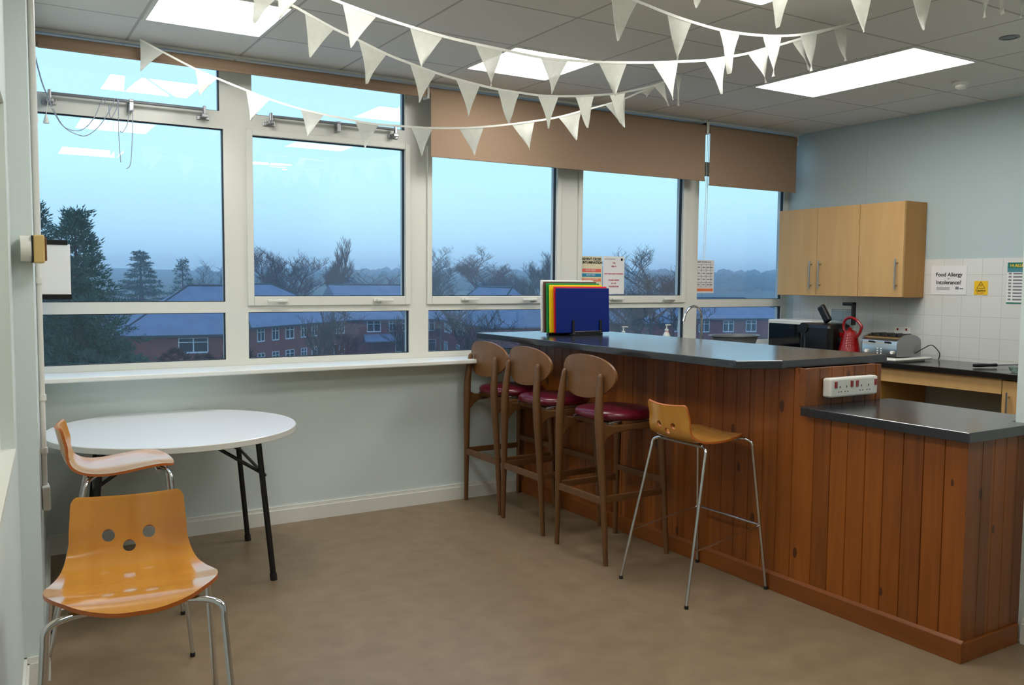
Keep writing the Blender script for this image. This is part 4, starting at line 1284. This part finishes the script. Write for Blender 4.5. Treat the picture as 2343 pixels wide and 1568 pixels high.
# ================================================================ BUNTING
BUNTING = {
 1: ([(0.505,-0.256,2.8),(0.62,-0.294,2.739),(0.77,-0.343,2.663),(0.884,-0.38,2.616),(1.022,-0.426,2.563),(1.15,-0.468,2.517),(1.303,-0.518,2.475),(1.427,-0.559,2.45),(1.589,-0.612,2.424),(1.719,-0.655,2.409),(1.893,-0.712,2.405),(2.015,-0.752,2.404),(2.162,-0.8,2.411),(2.304,-0.847,2.425),(2.463,-0.899,2.449),(2.598,-0.943,2.474),(2.737,-0.989,2.504),(2.876,-1.034,2.548),(3.018,-1.081,2.593),(3.144,-1.122,2.639),(3.235,-1.152,2.684),(3.338,-1.186,2.727),(3.499,-1.239,2.817)],
    [((0.505,-0.256,2.8),(0.62,-0.294,2.739),(0.504,-0.256,2.631)),((0.77,-0.343,2.663),(0.882,-0.38,2.616),(0.789,-0.349,2.518)),((1.022,-0.426,2.563),(1.146,-0.466,2.519),(1.044,-0.433,2.391)),((1.303,-0.518,2.475),(1.427,-0.559,2.45),(1.339,-0.53,2.319)),((1.589,-0.612,2.424),(1.719,-0.655,2.409),(1.643,-0.63,2.269)),((1.893,-0.712,2.405),(2.015,-0.752,2.404),(1.954,-0.732,2.24)),((2.162,-0.8,2.411),(2.304,-0.847,2.425),(2.252,-0.83,2.252)),((2.463,-0.899,2.449),(2.598,-0.943,2.474),(2.571,-0.934,2.302)),((2.737,-0.989,2.504),(2.876,-1.034,2.548),(2.849,-1.026,2.372)),((3.018,-1.081,2.593),(3.144,-1.122,2.639),(3.141,-1.122,2.462)),((3.235,-1.152,2.684),(3.338,-1.186,2.727),(3.276,-1.166,2.655))]),
 2: ([(0.599,-2.048,2.621),(0.669,-2.028,2.602),(0.727,-2.012,2.586),(0.797,-1.992,2.577),(0.849,-1.978,2.564),(0.985,-1.94,2.53),(1.101,-1.908,2.509),(1.245,-1.867,2.481),(1.37,-1.833,2.466),(1.519,-1.791,2.452),(1.637,-1.758,2.447),(1.789,-1.716,2.444),(1.904,-1.684,2.445),(2.059,-1.641,2.454),(2.189,-1.604,2.463),(2.349,-1.56,2.484),(2.482,-1.523,2.506),(2.64,-1.479,2.537),(2.805,-1.433,2.571),(2.917,-1.401,2.6),(3.162,-1.333,2.674),(3.291,-1.297,2.722),(3.419,-1.261,2.779),(3.499,-1.239,2.817)],
    [((0.626,-2.04,2.614),(0.727,-2.012,2.586),(0.637,-2.037,2.474)),((0.849,-1.978,2.564),(0.985,-1.94,2.53),(0.871,-1.972,2.393)),((1.101,-1.908,2.509),(1.245,-1.867,2.481),(1.144,-1.896,2.338)),((1.37,-1.833,2.466),(1.519,-1.791,2.452),(1.426,-1.817,2.305)),((1.637,-1.758,2.447),(1.789,-1.716,2.444),(1.72,-1.735,2.286)),((1.904,-1.684,2.445),(2.059,-1.641,2.454),(1.98,-1.662,2.292)),((2.189,-1.604,2.463),(2.349,-1.56,2.484),(2.277,-1.58,2.307)),((2.482,-1.523,2.506),(2.64,-1.479,2.537),(2.584,-1.494,2.352)),((2.774,-1.441,2.564),(2.921,-1.4,2.6),(2.881,-1.411,2.419)),((3.192,-1.324,2.684),(3.3,-1.295,2.723),(3.364,-1.277,2.59)),((3.419,-1.261,2.779),(3.49,-1.242,2.81),(3.463,-1.249,2.608))]),
 3: ([(0.68,-2.172,2.612),(0.795,-2.185,2.585),(0.922,-2.199,2.554),(1.057,-2.214,2.525),(1.186,-2.228,2.502),(1.326,-2.244,2.481),(1.461,-2.259,2.468),(1.584,-2.273,2.459),(1.756,-2.292,2.448),(1.886,-2.307,2.451),(2.034,-2.323,2.46),(2.179,-2.34,2.474),(2.31,-2.354,2.489),(2.446,-2.369,2.508),(2.592,-2.386,2.53),(2.715,-2.4,2.558),(2.839,-2.413,2.59),(2.96,-2.427,2.631),(3.039,-2.436,2.656),(3.157,-2.449,2.697),(3.316,-2.467,2.755),(3.472,-2.484,2.817)],
    [((0.68,-2.172,2.612),(0.795,-2.185,2.585),(0.685,-2.172,2.458)),((0.922,-2.199,2.554),(1.057,-2.214,2.525),(0.954,-2.203,2.391)),((1.186,-2.228,2.502),(1.326,-2.244,2.481),(1.232,-2.234,2.348)),((1.461,-2.259,2.468),(1.584,-2.273,2.459),(1.533,-2.267,2.307)),((1.756,-2.292,2.448),(1.886,-2.307,2.451),(1.813,-2.299,2.303)),((2.034,-2.323,2.46),(2.179,-2.34,2.474),(2.119,-2.333,2.323)),((2.31,-2.354,2.489),(2.446,-2.369,2.508),(2.426,-2.367,2.337)),((2.592,-2.386,2.53),(2.715,-2.4,2.558),(2.695,-2.397,2.388)),((2.839,-2.413,2.59),(2.96,-2.427,2.631),(2.955,-2.426,2.465)),((3.103,-2.443,2.678),(3.162,-2.449,2.7),(3.218,-2.456,2.554))]),
 4: ([(1.572,-2.833,2.572),(1.722,-2.805,2.569),(1.874,-2.777,2.569),(2.048,-2.745,2.562),(2.205,-2.716,2.561),(2.388,-2.683,2.566),(2.537,-2.655,2.58),(2.709,-2.624,2.604),(2.859,-2.596,2.631),(3.016,-2.568,2.667),(3.165,-2.54,2.71),(3.313,-2.513,2.756),(3.472,-2.484,2.817)],
    [((1.722,-2.805,2.569),(1.874,-2.777,2.569),(1.766,-2.797,2.402)),((2.048,-2.745,2.562),(2.205,-2.716,2.561),(2.113,-2.733,2.394)),((2.388,-2.683,2.566),(2.537,-2.655,2.58),(2.466,-2.669,2.398)),((2.709,-2.624,2.604),(2.859,-2.596,2.631),(2.804,-2.606,2.441)),((3.016,-2.568,2.667),(3.165,-2.54,2.71),(3.121,-2.548,2.517)),((3.313,-2.513,2.756),(3.442,-2.489,2.803),(3.429,-2.492,2.617))]),
 5: ([(1.458,-2.634,2.685),(1.779,-2.738,2.693),(2.116,-2.848,2.698),(2.381,-2.934,2.699),(2.522,-2.98,2.702),(2.711,-3.041,2.703),(2.844,-3.084,2.71),(2.998,-3.135,2.723),(3.116,-3.173,2.734),(3.306,-3.235,2.754),(3.439,-3.278,2.769),(3.528,-3.307,2.782)],
    [((2.073,-2.834,2.698),(2.177,-2.868,2.701),(2.107,-2.845,2.566)),((2.388,-2.936,2.7),(2.511,-2.976,2.701),(2.44,-2.953,2.518)),((2.719,-3.044,2.704),(2.846,-3.085,2.71),(2.803,-3.071,2.527)),((2.998,-3.135,2.723),(3.116,-3.173,2.734),(3.066,-3.157,2.554)),((3.3,-3.233,2.753),(3.386,-3.26,2.763),(3.353,-3.25,2.63)),((3.382,-3.259,2.762),(3.451,-3.282,2.772),(3.435,-3.276,2.65)),((3.48,-3.291,2.776),(3.568,-3.32,2.788),(3.521,-3.304,2.639))]),
}
BL = {1: 'lowest string of white triangular bunting, crossing in front of the window frames',
      2: 'white bunting string just above the lowest one, over the blinds',
      3: 'white bunting string crossing in front of the middle ceiling light',
      4: 'upper right white bunting string sagging left of the long kitchen light',
      5: 'white bunting string along the very top edge, only pennant tips showing'}
rnd = random.Random(4)
for k, (st, pens) in BUNTING.items():
    t = thing('bunting', BL[k], 'bunting', st[-1], group='strings of white bunting')
    zmax = ZC - 0.010
    sp_ = smooth_pts([(x, y, min(z, zmax)) for x, y, z in st], 3)
    m_ = MB()
    vs = []
    d0 = Vector(sp_[-1]) - Vector(sp_[0])
    nrm = Vector((-d0.y, d0.x, 0)).normalized()
    for p in sp_:
        p = Vector(p)
        for (dz, dn) in ((0.005, 0.0015), (-0.006, 0.0015), (-0.006, -0.0015), (0.005, -0.0015)):
            vs.append(tuple(p + Vector((0, 0, dz)) + nrm * dn))
    fs = []
    for i in range(len(sp_) - 1):
        for j in range(4):
            fs.append((4 * i + j, 4 * i + (j + 1) % 4, 4 * i + 4 + (j + 1) % 4, 4 * i + 4 + j))
    m_.add(vs, fs)
    m_.build('tape', M['fabric'], t)
    for (L_, R_, T_) in pens:
        L_, R_, T_ = Vector(L_), Vector(R_), Vector(T_)
        ph_ = rnd.uniform(0, 6.28)
        amp = rnd.uniform(0.006, 0.014)
        NV, NH = 12, 8
        vs = []
        for side in (0.0006, -0.0006):
            for i in range(NV + 1):
                v = i / NV
                a = L_.lerp(T_, v)
                b = R_.lerp(T_, v)
                w = 0.0022 * (v > 0.98)
                for j in range(NH + 1):
                    u = j / NH
                    q = a.lerp(b, u)
                    bend = amp * sin(ph_ + 3.6 * v + 2.6 * u) * v
                    wid = (b - a).length
                    pinch = -0.010 * sin(pi * v) * (u - 0.5) * 2 * 0.5
                    dirh = (R_ - L_).normalized()
                    q = q + nrm * (bend + side) + dirh * pinch * (0.6 if wid > 0.02 else 0)
                    vs.append(tuple(q))
        B_ = (NV + 1) * (NH + 1)
        fs = []
        for i in range(NV):
            for j in range(NH):
                a0 = i * (NH + 1) + j
                fs.append((a0, a0 + 1, a0 + NH + 2, a0 + NH + 1))
                fs.append((B_ + a0, B_ + a0 + NH + 1, B_ + a0 + NH + 2, B_ + a0 + 1))
            for j in (0, NH):
                a0 = i * (NH + 1) + j
                fs.append((a0, a0 + NH + 1, B_ + a0 + NH + 1, B_ + a0))
        m_ = MB().add(vs, fs)
        o = m_.build('pennant', M['pennant'], t, smooth=True, ang=80)

# ================================================================ OUTSIDE
GZ = -8.8
# terrain: flat ground near the building, fields rising to a wooded ridge
NX, NY = 60, 44
vs, fs = [], []
rt_ = random.Random(2)
ys = [14 + 1186 * (i / NY) ** 2.0 for i in range(NY + 1)]
def terr(x, y):
    d = math.hypot(x, y)
    h = GZ
    if d > 230:
        k = min(1, (d - 230) / 620)
        side = min(1, max(0, (math.degrees(math.atan2(x, y)) - 10) / 40))
        h = GZ + (k ** 1.1) * (23 + 4 * sin(x * 0.006 + 1) + 1.5 * sin(x * 0.017)) - 8 * (1 - side) * k
    return h
for y in ys:
    for i in range(NX + 1):
        x = -250 + (y * 2.2 + 560) * i / NX
        vs.append((x, y, terr(x, y)))
for i in range(NY):
    for j in range(NX):
        a = i * (NX + 1) + j
        fs.append((a, a + 1, a + NX + 2, a + NX + 1))
struct(MB().add(vs, fs).build('ground', M['grass'], smooth=True, ang=80))

# distant woodland canopy as countless crowns on the ridge
wv, wf = MB(), 0
rw = random.Random(7)
for k in range(1500):
    az = radians(rw.uniform(12, 66))
    d = rw.choice((rw.uniform(170, 300), rw.uniform(430, 620), rw.uniform(650, 900)))
    x, y = d * sin(az), d * cos(az)
    z = terr(x, y)
    r0 = rw.uniform(5, 8.5) * (0.55 if d < 300 else 0.9)
    hh = r0 * rw.uniform(0.8, 1.1)
    n = 7
    ring = []
    prf = [(0.0, 0.0), (0.9, 0.25), (1.0, 0.55), (0.65, 0.9), (0.0, 1.05)]
    vv = []
    for (rr_, zz) in prf:
        for j in range(n):
            a = 2 * pi * j / n + k
            q = rr_ * rw.uniform(0.8, 1.15) * r0 * 0.8
            vv.append((x + q * cos(a), y + q * sin(a), z - 1 + zz * hh * rw.uniform(0.9, 1.1)))
    ff = [(i * n + j, i * n + (j + 1) % n, (i + 1) * n + (j + 1) % n, (i + 1) * n + j) for i in range(4) for j in range(n)]
    wv.add(vv, ff)
o = wv.build('woodland', M['wood_far'], smooth=True, ang=80)
tag(o, 'blue-grey distant woodland covering the ridge on the horizon', 'trees')
o['kind'] = 'stuff'

# ---- buildings
def building(name, label, P_, Q_, depth, ze, zr, wins, hip0=True, hip1=True, wall='brick', over=0.5, group='brick buildings outside'):
    """facade from P_ to Q_ (plan), body lies to the left of P->Q (away from the room)"""
    Pv, Qv = Vector((*P_, 0)), Vector((*Q_, 0))
    d = (Qv - Pv)
    Lw = d.length
    d.normalize()
    n_ = Vector((-d.y, d.x, 0))
    t = thing(name, label, 'building', (Pv.x, Pv.y, GZ), group=group)
    def W_(s, q, z):
        return tuple(Pv + d * s + n_ * q + Vector((0, 0, z)))
    def bx(s0, s1, q0, q1, z0, z1):
        v = [W_(s, q, z) for s in (s0, s1) for q in (q0, q1) for z in (z0, z1)]
        return v, [(0, 1, 3, 2), (4, 6, 7, 5), (0, 4, 5, 1), (2, 3, 7, 6), (0, 2, 6, 4), (1, 5, 7, 3)]
    MB().add(*bx(0, Lw, 0, depth, GZ, ze)).build('wall', M[wall], t)
    o_ = over
    r0 = depth / 2 if hip0 else -o_
    r1 = Lw - depth / 2 if hip1 else Lw + o_
    v = [W_(-o_, -o_, ze), W_(Lw + o_, -o_, ze), W_(Lw + o_, depth + o_, ze), W_(-o_, depth + o_, ze), W_(r0, depth / 2, zr), W_(r1, depth / 2, zr)]
    v += [(x, y, z - 0.18) for x, y, z in v[:4]]
    f = [(0, 1, 5, 4), (1, 2, 5), (2, 3, 4, 5), (3, 0, 4), (0, 6, 7, 1), (1, 7, 8, 2), (2, 8, 9, 3), (3, 9, 6, 0), (6, 9, 8, 7)]
    rf = MB().add(v, f).build('roof', M['roof'], t)
    rdg = MB().tube([v[4], v[5]], 0.12, 6)
    if hip0:
        rdg.tube([v[0], v[4]], 0.10, 6)
    if hip1:
        rdg.tube([v[1], v[5]], 0.10, 6)
    rdg.build('ridge_tile', M['gutter'], rf)
    g = MB().add(*bx(-o_, Lw + o_, -o_ - 0.08, -o_ + 0.04, ze - 0.24, ze - 0.04))
    g.build('gutter', M['gutter'], t)
    for (s, zc, w, h) in wins:
        fr_ = MB()
        for (a, b, c_, e_) in ((s - w / 2, s + w / 2, zc - h / 2 - 0.08, zc - h / 2 + 0.06), (s - w / 2, s + w / 2, zc + h / 2 - 0.06, zc + h / 2), (s - w / 2, s - w / 2 + 0.08, zc - h / 2, zc + h / 2), (s + w / 2 - 0.08, s + w / 2, zc - h / 2, zc + h / 2), (s - 0.05, s + 0.05, zc - h / 2, zc + h / 2), (s - w / 2, s + w / 2, zc + h * 0.18, zc + h * 0.18 + 0.06)):
            fr_.add(*bx(a, b, -0.10, 0.0, c_, e_))
        wo = fr_.build('window', M['ext_window'], t)
        MB().add(*bx(s - w / 2 + 0.05, s + w / 2 - 0.05, -0.04, 0.0, zc - h / 2 + 0.04, zc + h / 2 - 0.04)).build('window_pane', M['ext_glass'], wo)
    return t

ZU, ZL = -4.35, -7.05
bA = building('brick_building', 'brick building with a slate hipped roof behind the left window', (10.5, 79.3), (21.0, 78.3), 13, -3.5, 0.95,
         [(6.2, -4.5, 2.6, 1.35)], hip1=False)
bA2 = building('brick_building', 'lower brick wing with hipped roof partly behind the tall pine', (2.0, 86.0), (10.2, 81.6), 9, -3.5, -0.6, [(3, -4.6, 1.5, 1.3)])
w1s = [(1.9, ZU, 1.3, 1.4), (4.6, ZU, 1.3, 1.4), (7.4, ZU, 1.7, 1.4), (10.3, ZU, 1.2, 1.4), (12.6, ZU, 1.2, 1.4), (17.1, ZU, 1.3, 1.4), (19.0, ZU, 1.3, 1.4)]
w1l = [(s, ZL, w, h) for s, _, w, h in w1s]
bB = building('brick_building', 'long two-storey brick terrace seen through the second window', (24.3, 88.1), (40.6, 101.5), 14, -3.45, 1.05, w1s + w1l)
bC = building('brick_building', 'two-storey brick block with a canopy, right part of the second window view', (40.6, 101.6), (53.4, 101.2), 14, -3.45, 1.0,
              [(3.3, ZU, 1.9, 1.4), (5.9, ZU, 1.0, 1.4), (8.2, ZU, 1.8, 1.4), (11.2, ZU, 1.6, 1.4), (7.6, ZL, 2.6, 1.5), (11.0, ZL, 2.4, 1.5)], hip0=False, hip1=False)
cn = MB()
cn.add([(42.5, 101.5, -5.4), (49.8, 101.3, -5.4), (50.4, 99.2, -6.15), (41.9, 99.4, -6.15), (42.5, 101.5, -6.3), (49.8, 101.3, -6.3), (50.4, 99.2, -6.3), (41.9, 99.4, -6.3)], [(0, 1, 2, 3), (4, 7, 6, 5), (0, 3, 7, 4), (1, 5, 6, 2), (3, 2, 6, 7), (0, 4, 5, 1)])
cn.build('canopy', M['roof'], bC)
bD = building('brick_building', 'brick wing of the terrace seen through the middle window', (52.9, 99.8), (48.4, 79.0), 8, -3.45, 0.9,
              [(2.6, ZU, 1.3, 1.4), (4.6, ZU, 1.3, 1.4), (8.5, ZU, 1.3, 1.4), (10.5, ZU, 1.3, 1.4), (2.6, ZL, 1.6, 1.4), (8.5, ZL, 1.3, 1.4)])
bE = building('brick_building', 'slate-roofed brick building behind the bar and chopping boards', (63.0, 87.0), (77.0, 81.0), 12, -3.6, -0.2, [(4, -4.8, 1.4, 1.3), (9, -4.8, 1.4, 1.3)])
bF = building('brick_house', 'brick houses beyond the last window, left of the microwave', (83.0, 88.5), (103.0, 83.0), 11, -3.4, -0.6,
              [(5.6, -4.55, 1.7, 1.6), (9.5, -4.55, 1.7, 1.6), (13.2, -4.55, 1.7, 1.6), (1.4, -4.55, 1.3, 1.4)])
bG = building('house', 'small white-gabled house on the roofline in the second window', (47.5, 124.5), (53.0, 124.0), 7, -0.6, 2.0, [], wall='render_white', over=0.3)

# ---- trees
def branch_mesh(rng, base, h, spread, levels=4, r0=0.14, kids=4, up=0.55, lean=0.0, start=0.30):
    m_ = MB()
    def grow(p, d, L, r, lv):
        n = 4 if lv < 3 else 2
        pts = [p]
        q = p.copy()
        dd = d.copy()
        for i in range(n):
            dd = (dd + Vector((rng.uniform(-1, 1), rng.uniform(-1, 1), rng.uniform(-0.3, 0.8))) * 0.16).normalized()
            q = q + dd * (L / n)
            pts.append(q.copy())
        m_.tube([tuple(x) for x in pts], [r * (1 - 0.6 * i / n) for i in range(n + 1)], 5 if lv < 2 else 3, cap=False)
        if lv >= levels:
            return
        kn = kids + (2 if lv == 0 else 0) + (1 if lv >= 2 and levels > 4 else 0)
        for i in range(kn):
            t = (start if lv == 0 else 0.25) + (1 - (start if lv == 0 else 0.25)) * (i + rng.random()) / kn
            j = min(n - 1, int(t * n))
            pp = pts[j].lerp(pts[j + 1], t * n - j)
            a = rng.uniform(0, 2 * pi)
            side = Vector((cos(a), sin(a), 0))
            nd = (dd * up + side * spread + Vector((0, 0, 0.25))).normalized()
            grow(pp, nd, L * rng.uniform(0.48, 0.66), max(r * 0.58, 0.014), lv + 1)
    grow(Vector(base), Vector((lean, 0, 1)).normalized(), h, r0, 0)
    return m_

def bare_tree(label, x, y, top, seed, spread=0.9, levels=4, up=0.7, r0=0.28, kids=5, m='bark', frac=0.62, start=0.3):
    rng = random.Random(seed)
    H = top - GZ
    t = thing('bare_tree', label, 'tree', (x, y, GZ), group='leafless trees outside')
    mm = branch_mesh(rng, (x, y, GZ), H * frac, spread, levels, r0, kids, up, start=start)
    # scale so that the highest twig meets the wanted height
    zt = max(v[2] for v in mm.v)
    k = H / (zt - GZ)
    mm.v = [(v[0], v[1], GZ + (v[2] - GZ) * k) for v in mm.v]
    mm.build('branches', M[m], t)
    return t
bt = 'leafless tree '
TR_ = [
 ('slim leafless tree at the right side of the first window', 28.8, 123.9, 5.0, 11, 0.9, 4, 0.7, 'bark'),
 ('low leafless tree behind the roofs at the left of the second window', 34.0, 121.0, 4.0, 12, 1.0, 4, 0.6, 'bark'),
 ('broad leafless tree left of the thin pointed one in the second window', 39.7, 122.9, 6.8, 13, 0.85, 5, 0.75, 'bark_red'),
 ('tall thin pointed tree in the second window', 45.7, 122.4, 8.5, 14, 0.22, 5, 1.1, 'bark_red'),
 ('low leafless tree just right of the thin pointed one', 47.9, 121.4, 3.8, 15, 0.9, 4, 0.7, 'bark'),
 ('leafless tree near the right side of the second window', 54.1, 122.9, 4.0, 16, 1.0, 4, 0.6, 'bark_red'),
 ('pale leafless tree at the left of the middle window', 65.1, 124.1, 7.9, 17, 0.9, 5, 0.7, 'bark'),
 ('broad reddish leafless tree in the centre of the middle window', 69.3, 114.7, 7.5, 18, 1.0, 5, 0.65, 'bark_red'),
 ('upright leafless tree at the right of the middle window', 76.2, 110.6, 8.1, 19, 0.55, 5, 0.9, 'bark'),
 ('large round-crowned leafless tree in the fourth window', 58.6, 65.0, 5.9, 20, 0.95, 5, 0.75, 'bark'),
 ('small leafless tree beside the large round-crowned one', 67.8, 70.0, 3.2, 21, 0.9, 4, 0.7, 'bark_red'),
 ('slender young tree in front of the brick terrace', 23.8, 67.8, -0.2, 22, 0.5, 4, 0.8, 'bark'),
 ('second slender young tree before the terrace, right of the first', 26.0, 66.4, -0.4, 23, 0.6, 4, 0.8, 'bark_red'),
 ('slender young tree in front of the canopy block', 31.2, 63.4, -0.2, 24, 0.5, 4, 0.8, 'bark'),
 ('loose leafless tree low in the middle window', 29.8, 47.0, 0.6, 25, 0.8, 4, 0.7, 'bark'),
 ('leafless bush-like tree seen under the middle window rail, near the boards', 33.5, 48.0, -0.6, 26, 0.9, 4, 0.6, 'bark_red'),
 ('leafless tree low in the fourth window behind the pump bottles', 44.0, 50.0, -1.2, 27, 0.9, 4, 0.6, 'bark'),
]
for (lab, x, y, top, sd_, sprd, lv, up__, mm_) in TR_:
    bare_tree(lab, x, y, top, sd_, sprd, lv, up__, 0.26 if lv > 4 else 0.14, 5, mm_)

def conifer(label, name, x, y, top, rad, seed, boughs, m, base, shape=1.0, blades=110, layers=0, csz=0.5, lobes=0.25):
    rng = random.Random(seed)
    t = thing(name, label, 'tree', (x, y, GZ), group='evergreen trees outside')
    MB().tube([(x, y, GZ), (x + 0.1, y, GZ + (top - GZ) * 0.5), (x, y, top - 0.8)], [0.10 * rad, 0.07 * rad, 0.03], 8).build('trunk', M['bark'], t, smooth=True)
    fo = MB()
    H = top - base
    for k in range(boughs):
        u = (k + rng.random()) / boughs
        if layers:
            u = (round(u * layers) + rng.uniform(-0.12, 0.12)) / layers
        u = min(1, max(0, u))
        env = max(0.05, (1 - u ** shape)) if shape >= 1 else max(0.05, (1 - u))
        a = k * 2.39996 + rng.uniform(-0.4, 0.4)
        Lb = rad * env * rng.uniform(0.72, 1.12) * (1 + lobes * sin(2.0 * a + 7 * u))
        z0 = base + H * u
        nc = max(1, int(Lb / (csz * 1.0)))
        for c in range(nc):
            f = (c + 0.9) / nc
            if f < 0.25:
                continue
            rise = (0.10 * Lb * f * f) if layers else (0.30 * Lb * f)
            cc = Vector((x + Lb * f * cos(a) + rng.uniform(-0.2, 0.2) * csz, y + Lb * f * sin(a) + rng.uniform(-0.2, 0.2) * csz, min(top, z0 + rise + rng.uniform(-0.25, 0.25) * csz)))
            sz = csz * rng.uniform(0.7, 1.25) * (1.15 - 0.4 * f)
            for j in range(blades):
                d = Vector((rng.gauss(0, 1), rng.gauss(0, 1), rng.gauss(0, 0.55))).normalized()
                p = cc + Vector((d.x, d.y, d.z * (0.28 if layers else 0.62))) * sz * rng.uniform(0.25, 1.0)
                e = (d * 0.8 + Vector((cos(a) * 0.5, sin(a) * 0.5, 0.0 if layers else 0.55)) + Vector((rng.uniform(-.4, .4), rng.uniform(-.4, .4), rng.uniform(-.3, .3)))).normalized()
                ln = sz * rng.uniform(0.22, 0.42)
                s = e.cross(Vector((rng.uniform(-1, 1), rng.uniform(-1, 1), rng.uniform(-1, 1)))).normalized() * ln * 0.20
                n0 = len(fo.v)
                fo.v += [tuple(p + s), tuple(p - s), tuple(p + e * ln)]
                fo.f.append((n0, n0 + 1, n0 + 2))
                fo.mi.append(0)
    me = bpy.data.meshes.new('foliage')
    org = ORG[t.name]
    me.from_pydata([tuple(Vector(p) - org) for p in fo.v], [], fo.f)
    me.materials.append(M[m])
    o = bpy.data.objects.new('foliage', me)
    COL.objects.link(o)
    o.parent = t
    return t
conifer('big dark pine tree filling the left side of the first window', 'pine_tree', 4.15, 45.3, 5.0, 3.2, 31, 230, 'needles', GZ + 0.6, shape=2.0, blades=100, csz=0.75, lobes=0.22)
conifer('second pine crown at the very left edge of the first window, behind the beige box', 'pine_tree', 2.35, 46.6, 5.3, 2.6, 32, 150, 'needles', GZ + 0.8, shape=2.6, blades=90, csz=0.75)
conifer('small cedar with layered boughs right of the big pine', 'cedar_tree', 19.0, 124.0, 5.2, 5.0, 33, 110, 'needles_b', -4.0, layers=11, blades=70, csz=1.1)
conifer('small dense dark conifer above the slate roof in the first window', 'conifer', 21.9, 110.5, 3.9, 2.3, 34, 80, 'needles_b', -6, shape=1.8, blades=70, csz=0.8)
conifer('small dark evergreen low in the first window beside the big pine', 'conifer', 7.0, 52.0, -2.2, 2.4, 35, 70, 'needles', GZ, shape=1.8, blades=80, csz=0.7)

# ---- russet shrubs under the left building
rs = random.Random(9)
SH = [(9.0, 58.5, -4.4, 2.3), (11.2, 57.6, -3.3, 2.2), (13.0, 57.0, -3.7, 2.1), (15.2, 56.2, -3.2, 2.4), (17.4, 56.5, -4.2, 2.2)]
shl = ['leftmost russet shrub beside the pine', 'russet shrub below the lit window of the left building', 'russet shrub between two taller ones below the left building', 'tallest russet shrub below the left building', 'rightmost russet shrub below the left building']
for (x, y, top, rad), lb in zip(SH, shl):
    t = thing('shrub', lb, 'shrub', (x, y, GZ), group='russet shrubs outside')
    fo = MB()
    for k in range(700):
        a = rs.uniform(0, 2 * pi)
        u = rs.random()
        rr_ = rad * math.sqrt(max(0.05, 1 - u * u)) * rs.uniform(0.6, 1.05)
        c = Vector((x + rr_ * cos(a), y + rr_ * sin(a), GZ + (top - GZ) * u))
        for j in range(3):
            d = Vector((rs.uniform(-1, 1), rs.uniform(-1, 1), rs.uniform(-0.2, 1.2))).normalized() * rs.uniform(0.2, 0.5)
            s = d.cross(Vector((0.3, 0.2, 1))).normalized() * 0.07
            n0 = len(fo.v)
            w_ = d.cross(s).normalized() * 0.03
            fo.v += [tuple(c + s), tuple(c - s), tuple(c + d), tuple(c + w_)]
            fo.f += [(n0, n0 + 1, n0 + 2), (n0, n0 + 3, n0 + 2), (n0 + 1, n0 + 2, n0 + 3), (n0, n0 + 1, n0 + 3)]
            fo.mi += [0, 0, 0, 0]
    fo.build('foliage', M['hedge'], t)

# building wall below and beside the window, outside face is the room's own wall

# ---- thin dusk mist lying over the ground outside
hz = MB().box(-300, 1500, 18, 1150, GZ - 0.5, 24).build('mist', M['grass'])
mm_ = bpy.data.materials.new('thin_mist')
mm_.use_nodes = True
n_ = mm_.node_tree
n_.nodes.clear()
o_ = n_.nodes.new('ShaderNodeOutputMaterial')
vs_ = n_.nodes.new('ShaderNodeVolumeScatter')
vs_.inputs['Color'].default_value = (0.86, 0.94, 1.0, 1)
vs_.inputs['Density'].default_value = 0.0016
n_.links.new(vs_.outputs[0], o_.inputs['Volume'])
hz.data.materials.clear()
hz.data.materials.append(mm_)
tag(hz, 'thin blue mist between the window and the distant ridge', 'mist')
hz['kind'] = 'stuff'
